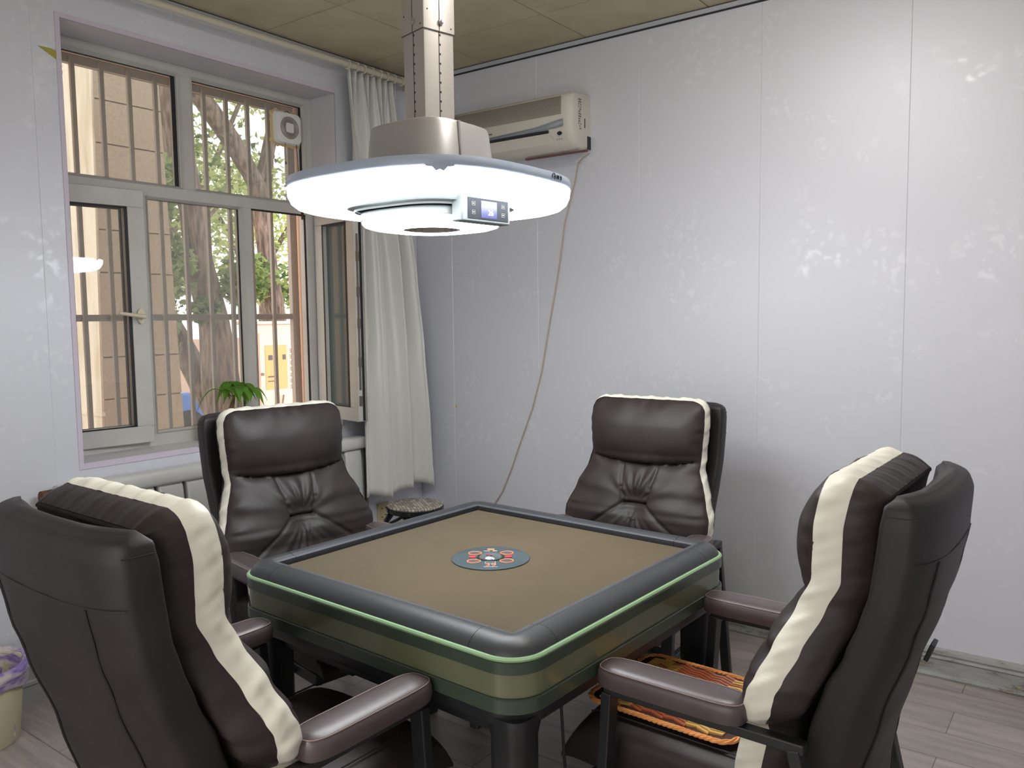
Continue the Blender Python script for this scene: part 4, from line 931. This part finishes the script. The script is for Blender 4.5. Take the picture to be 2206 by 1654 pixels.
def make_chair(loc, rz, label):
    ch = T(E('armchair', loc, rz), label, 'chair', 'armchairs round the mahjong table')
    cf = cushion_front(); rr = band_rows(.058, .118, 6, .006, -.001, -.030, .0012, 2.0); cf.quadgrid(rr)
    n = len(PER); last = rr[-1]; half = n // 2
    for i in range(half):
        cf.ngon([last[i], last[i + 1], last[n - 2 - i], last[n - 1 - i]])
    cu_ = O('back_cushion', cf, 'leather', ch, recalc=False, smooth=70)
    bb = MB(); bb.quadgrid(band_rows(0, .058, 8, .008, 0, -.001, .0030, 3.4)); O('cream_gusset', bb, 'cream', cu_, recalc=False, smooth=70)['label'] = 'cream leather band round the cushion edge'
    # upholstered back shell
    ws_t = [(.30, .230), (.5, .243), (.7, .256), (.9, .264), (1.06, .266), (1.098, .262), (1.112, .250), (1.119, .232)]
    xf_t = [(.30, -.135), (.5, -.150), (.61, -.170), (.71, -.200), (.79, -.240), (.87, -.270), (.93, -.288), (1.06, -.302), (1.10, -.310), (1.119, -.335)]
    xr_t = [(.30, -.235), (.42, -.241), (.495, -.252), (.65, -.292), (.815, -.345), (.90, -.370), (1.0, -.388), (1.08, -.393), (1.105, -.385), (1.119, -.360)]
    zs_ = [.30 + .75 * k / 34 for k in range(35)] + [1.06, 1.07, 1.08, 1.088, 1.096, 1.102, 1.107, 1.111, 1.114, 1.117, 1.119]; rings = []
    for z in zs_:
        w_ = lerp_t(ws_t, z); xf, xr = lerp_t(xf_t, z), lerp_t(xr_t, z); rg = []
        for k in range(72):
            a = 2 * pi * k / 72; c_, s_ = cos(a), sin(a); ss = (1 if c_ > 0 else -1) * abs(c_) ** .34; tt = (1 if s_ > 0 else -1) * abs(s_) ** .34
            crv = (1 - abs(ss) ** 3); A = xf - .040 * crv; B = xr - .032 * crv; rg.append(((A + B) / 2 + tt * (A - B) / 2, w_ * ss, z))
        rings.append(rg)
    sb = MB(); sb.loft(rings); sh = O('back_shell', sb, 'leather_back', ch, smooth=60)
    for s in (-1, 1):
        m_ = MB(); pts = []
        for k in range(24):
            z = .33 + .66 * k / 23; yy = s * (.170 + .015 * (z - .33)); ss = yy / lerp_t(ws_t, z); pts.append((lerp_t(xr_t, z) - .032 * (1 - abs(ss) ** 3) - .0005, yy, z))
        m_.tube(pts, .0028, 6); O('back_piping', m_, 'seam', sh)
    m_ = MB(); pts = []
    for k in range(33):
        ss = -1 + 2 * k / 32; z = .992 + .004 * ss * ss; pts.append((lerp_t(xr_t, z) - .032 * (1 - abs(ss) ** 3) + (.006 if abs(ss) > .97 else 0), lerp_t(ws_t, z) * ss * .985, z))
    m_.tube(pts, .0012, 5); O('back_stitching', m_, 'leather', sh)
    for s in (-1, 1):
        m_ = MB(); z = 1.083; m_.tube([(x, s * (lerp_t(ws_t, z) + .0002) * (1 - .02 * abs((x + .348) / .042) ** 4), z + .006 * (x + .35)) for x in [-.384 + .056 * k / 10 for k in range(11)]], .0012, 5); O('wing_seam', m_, 'seam', sh)
    # seat
    def seat_ring(x):
        t = (x + .16) / .60; drop = max(0, (x - .34) / .095); zt = .468 - .10 * drop ** 2.2; zb = .325 + .012 * min(1, drop); hw_ = .238 - .006 * max(0, drop) ** 2; out = []
        for k in range(40):
            a = 2 * pi * k / 40; c_, s_ = cos(a), sin(a); ss = (1 if c_ > 0 else -1) * abs(c_) ** .42; tt = (1 if s_ > 0 else -1) * abs(s_) ** .42
            out.append((x, hw_ * ss, (zt + zb) / 2 + tt * (zt - zb) / 2 + (.014 * (1 - ss * ss) * (1 - drop * .7) if s_ > 0 else 0)))
        return out
    m_ = MB(); m_.loft([seat_ring(x) for x in [-.16, -.12, -.05, .05, .15, .25, .30, .34, .365, .385, .402, .416, .427, .434, .438]]); se = O('seat', m_, 'leather', ch, smooth=55)
    for s in (-1, 1): m_ = MB(); m_.tube([(x, s * .190, .4735 - .10 * max(0, (x - .34) / .095) ** 2.2 + .002) for x in [-.05 + .42 * k / 16 for k in range(17)]], .0022, 6); O('seat_piping', m_, 'seam', se)
    O('seat_base', box(-.14, .36, -.215, .215, .290, .330), 'metal_black', ch, bevel=.006)
    for s in (-1, 1):
        yc = s * .293
        # padded arm: rounded plan, stitched top edge
        def arm_ring(d, z):
            out = []; L0, L1, hw = -.078, .278, .0485
            for k in range(48):
                a = 2 * pi * k / 48; c_, s_ = cos(a), sin(a); e = .42
                X = (L0 + L1) / 2 + ((L1 - L0) / 2 - d) * (1 if c_ > 0 else -1) * abs(c_) ** .30; Y = (hw - d) * (1 if s_ > 0 else -1) * abs(s_) ** .62
                out.append((X, yc + Y, z))
            return out
        m_ = MB(); m_.loft([arm_ring(.010, .612), arm_ring(.002, .616), arm_ring(0, .628), arm_ring(.0005, .645), arm_ring(.004, .655), arm_ring(.010, .6605), arm_ring(.022, .664), arm_ring(.038, .6655)])
        ar = O('armrest', m_, 'arm', ch, smooth=50)
        st_ = MB(); p_ = arm_ring(.0055, .6585); st_.tube(p_ + [p_[0]], .0011, 5, cap=False); O('arm_stitching', st_, 'seam_light', ar)
        m_ = MB(); yf = s * .300
        m_.bar((-.20, yf, .600), (.262, yf, .600), .030, .022); m_.bar((.252, yf, .596), (.292, yf, 0.0), .040, .026); m_.bar((-.178, yf, .596), (-.315, yf, 0.0), .036, .026)
        m_.bar((.270, yf, .30), (-.245, yf, .30), .022, .022)
        O('side_frame', m_, 'metal_black', ch, bevel=.003, smooth=0)
    m_ = MB()
    for x in (-.12, .20): m_.bar((x, -.290, .300), (x, .290, .300), .03, .02, side=Vector((1, 0, 0)))
    O('cross_bar', m_, 'metal_black', ch, bevel=.002, smooth=0)
    return ch
def copy_tree(o, parent=None):
    c = o.copy(); COL.objects.link(c); c.parent = parent
    for x in list(o.children): copy_tree(x, c)
    return c
POSES = [((2.668, -1.667, 0), 3.123, 'brown leather armchair with a woven bamboo mat on its seat'),
         ((.992, -1.647, 0), -.177, 'brown leather armchair with its back to the window and radiator'),
         ((1.850, -.868, 0), -1.540, 'brown leather armchair with its back to the air conditioner wall'),
         ((1.792, -2.523, 0), 1.550, 'brown leather armchair nearest the waste bin, seen from behind')]
c0 = make_chair(*POSES[0])
for loc, rz, lab in POSES[1:]:
    c = copy_tree(c0); c.location = loc; c.rotation_euler = (0, 0, rz); c['label'] = lab
m_ = MB(); m_.bar((-.352, -.135, .712), (-.338, -.135, .672), .05, .010)
O('back_catch', m_, 'metal_black', c0, bevel=.002)

# ------------------------------------------------------------------ woven seat mat on the right-hand chair
MX, MY, MZ = 2.470, -1.672, .4835
mt = T(E('seat_mat', (MX, MY, MZ), 3.10), 'woven bamboo seat mat with orange braided border on the armchair', 'mat')
HX, HY = .200, .172
m_ = MB(); m_.loft([rrect(HX, .045, 0, 6, HY), rrect(HX, .045, .006, 6, HY)]); bk = O('mat_backing', m_, 'mat_dark', mt)
m_ = MB(); pth = rrect(HX, .045, .006, 10, HY); pth2 = []
for i in range(len(pth)):
    a, b = Vector(pth[i]), Vector(pth[(i + 1) % len(pth)]); n_ = max(1, int((b - a).length / .004)); pth2 += [a + (b - a) * (k / n_) for k in range(n_)]
for ph in (0, 2.1, 4.2):
    pp = []
    for i, p in enumerate(pth2 + [pth2[0]]):
        q = pth2[(i + 1) % len(pth2)] - pth2[i - 1 if i < len(pth2) else -2]; q.normalize(); nn = Vector((q.y, -q.x, 0)); a = i * .62 + ph; pp.append(p + nn * (.0045 * cos(a)) + Vector((0, 0, .0025 * sin(a))))
    m_.tube(pp, .0038, 5, cap=False)
O('braided_border', m_, 'rope', mt)
m_ = MB(); L_, w_ = .038, .0125
a45 = radians(0)
nrow = 24; ncol = 12
for i in range(-nrow, nrow):
    for j in range(-ncol, ncol + 1):
        # chevron courses: slats alternate in slope from column to column
        cx = j * .030; cy = i * .0135 + (0.0067 if j % 2 else 0); s = 1 if j % 2 else -1
        if abs(cx) > HX - .022 or abs(cy) > HY - .018: continue
        if abs(cx) > HX - .05 and abs(cy) > HY - .045: continue
        ye = (abs(cx) > .080 and (i + j) % 4 != 0) or abs(cx) > .125
        hl, hw = .0165, .0056; dz = .0022
        P4 = [(-hl, -hw - s * .0045, .0062), (hl, -hw + s * .0045, .0062 + dz), (hl, hw + s * .0045, .0076 + dz), (-hl, hw - s * .0045, .0070)]
        b = len(m_.v); top = [(cx + x, cy + y, z + .003) for x, y, z in P4]; bot = [(x, y, .0062) for x, y, z in top]; m_.v += bot + top
        for q in ((4, 5, 6, 7), (0, 1, 5, 4), (1, 2, 6, 5), (2, 3, 7, 6), (3, 0, 4, 7)): m_.f.append(tuple(b + k for k in q)); m_.m.append(1 if ye else 0)
O('woven_slats', m_, ['mat_brown', 'mat_yellow'], mt, smooth=0, weld=False)
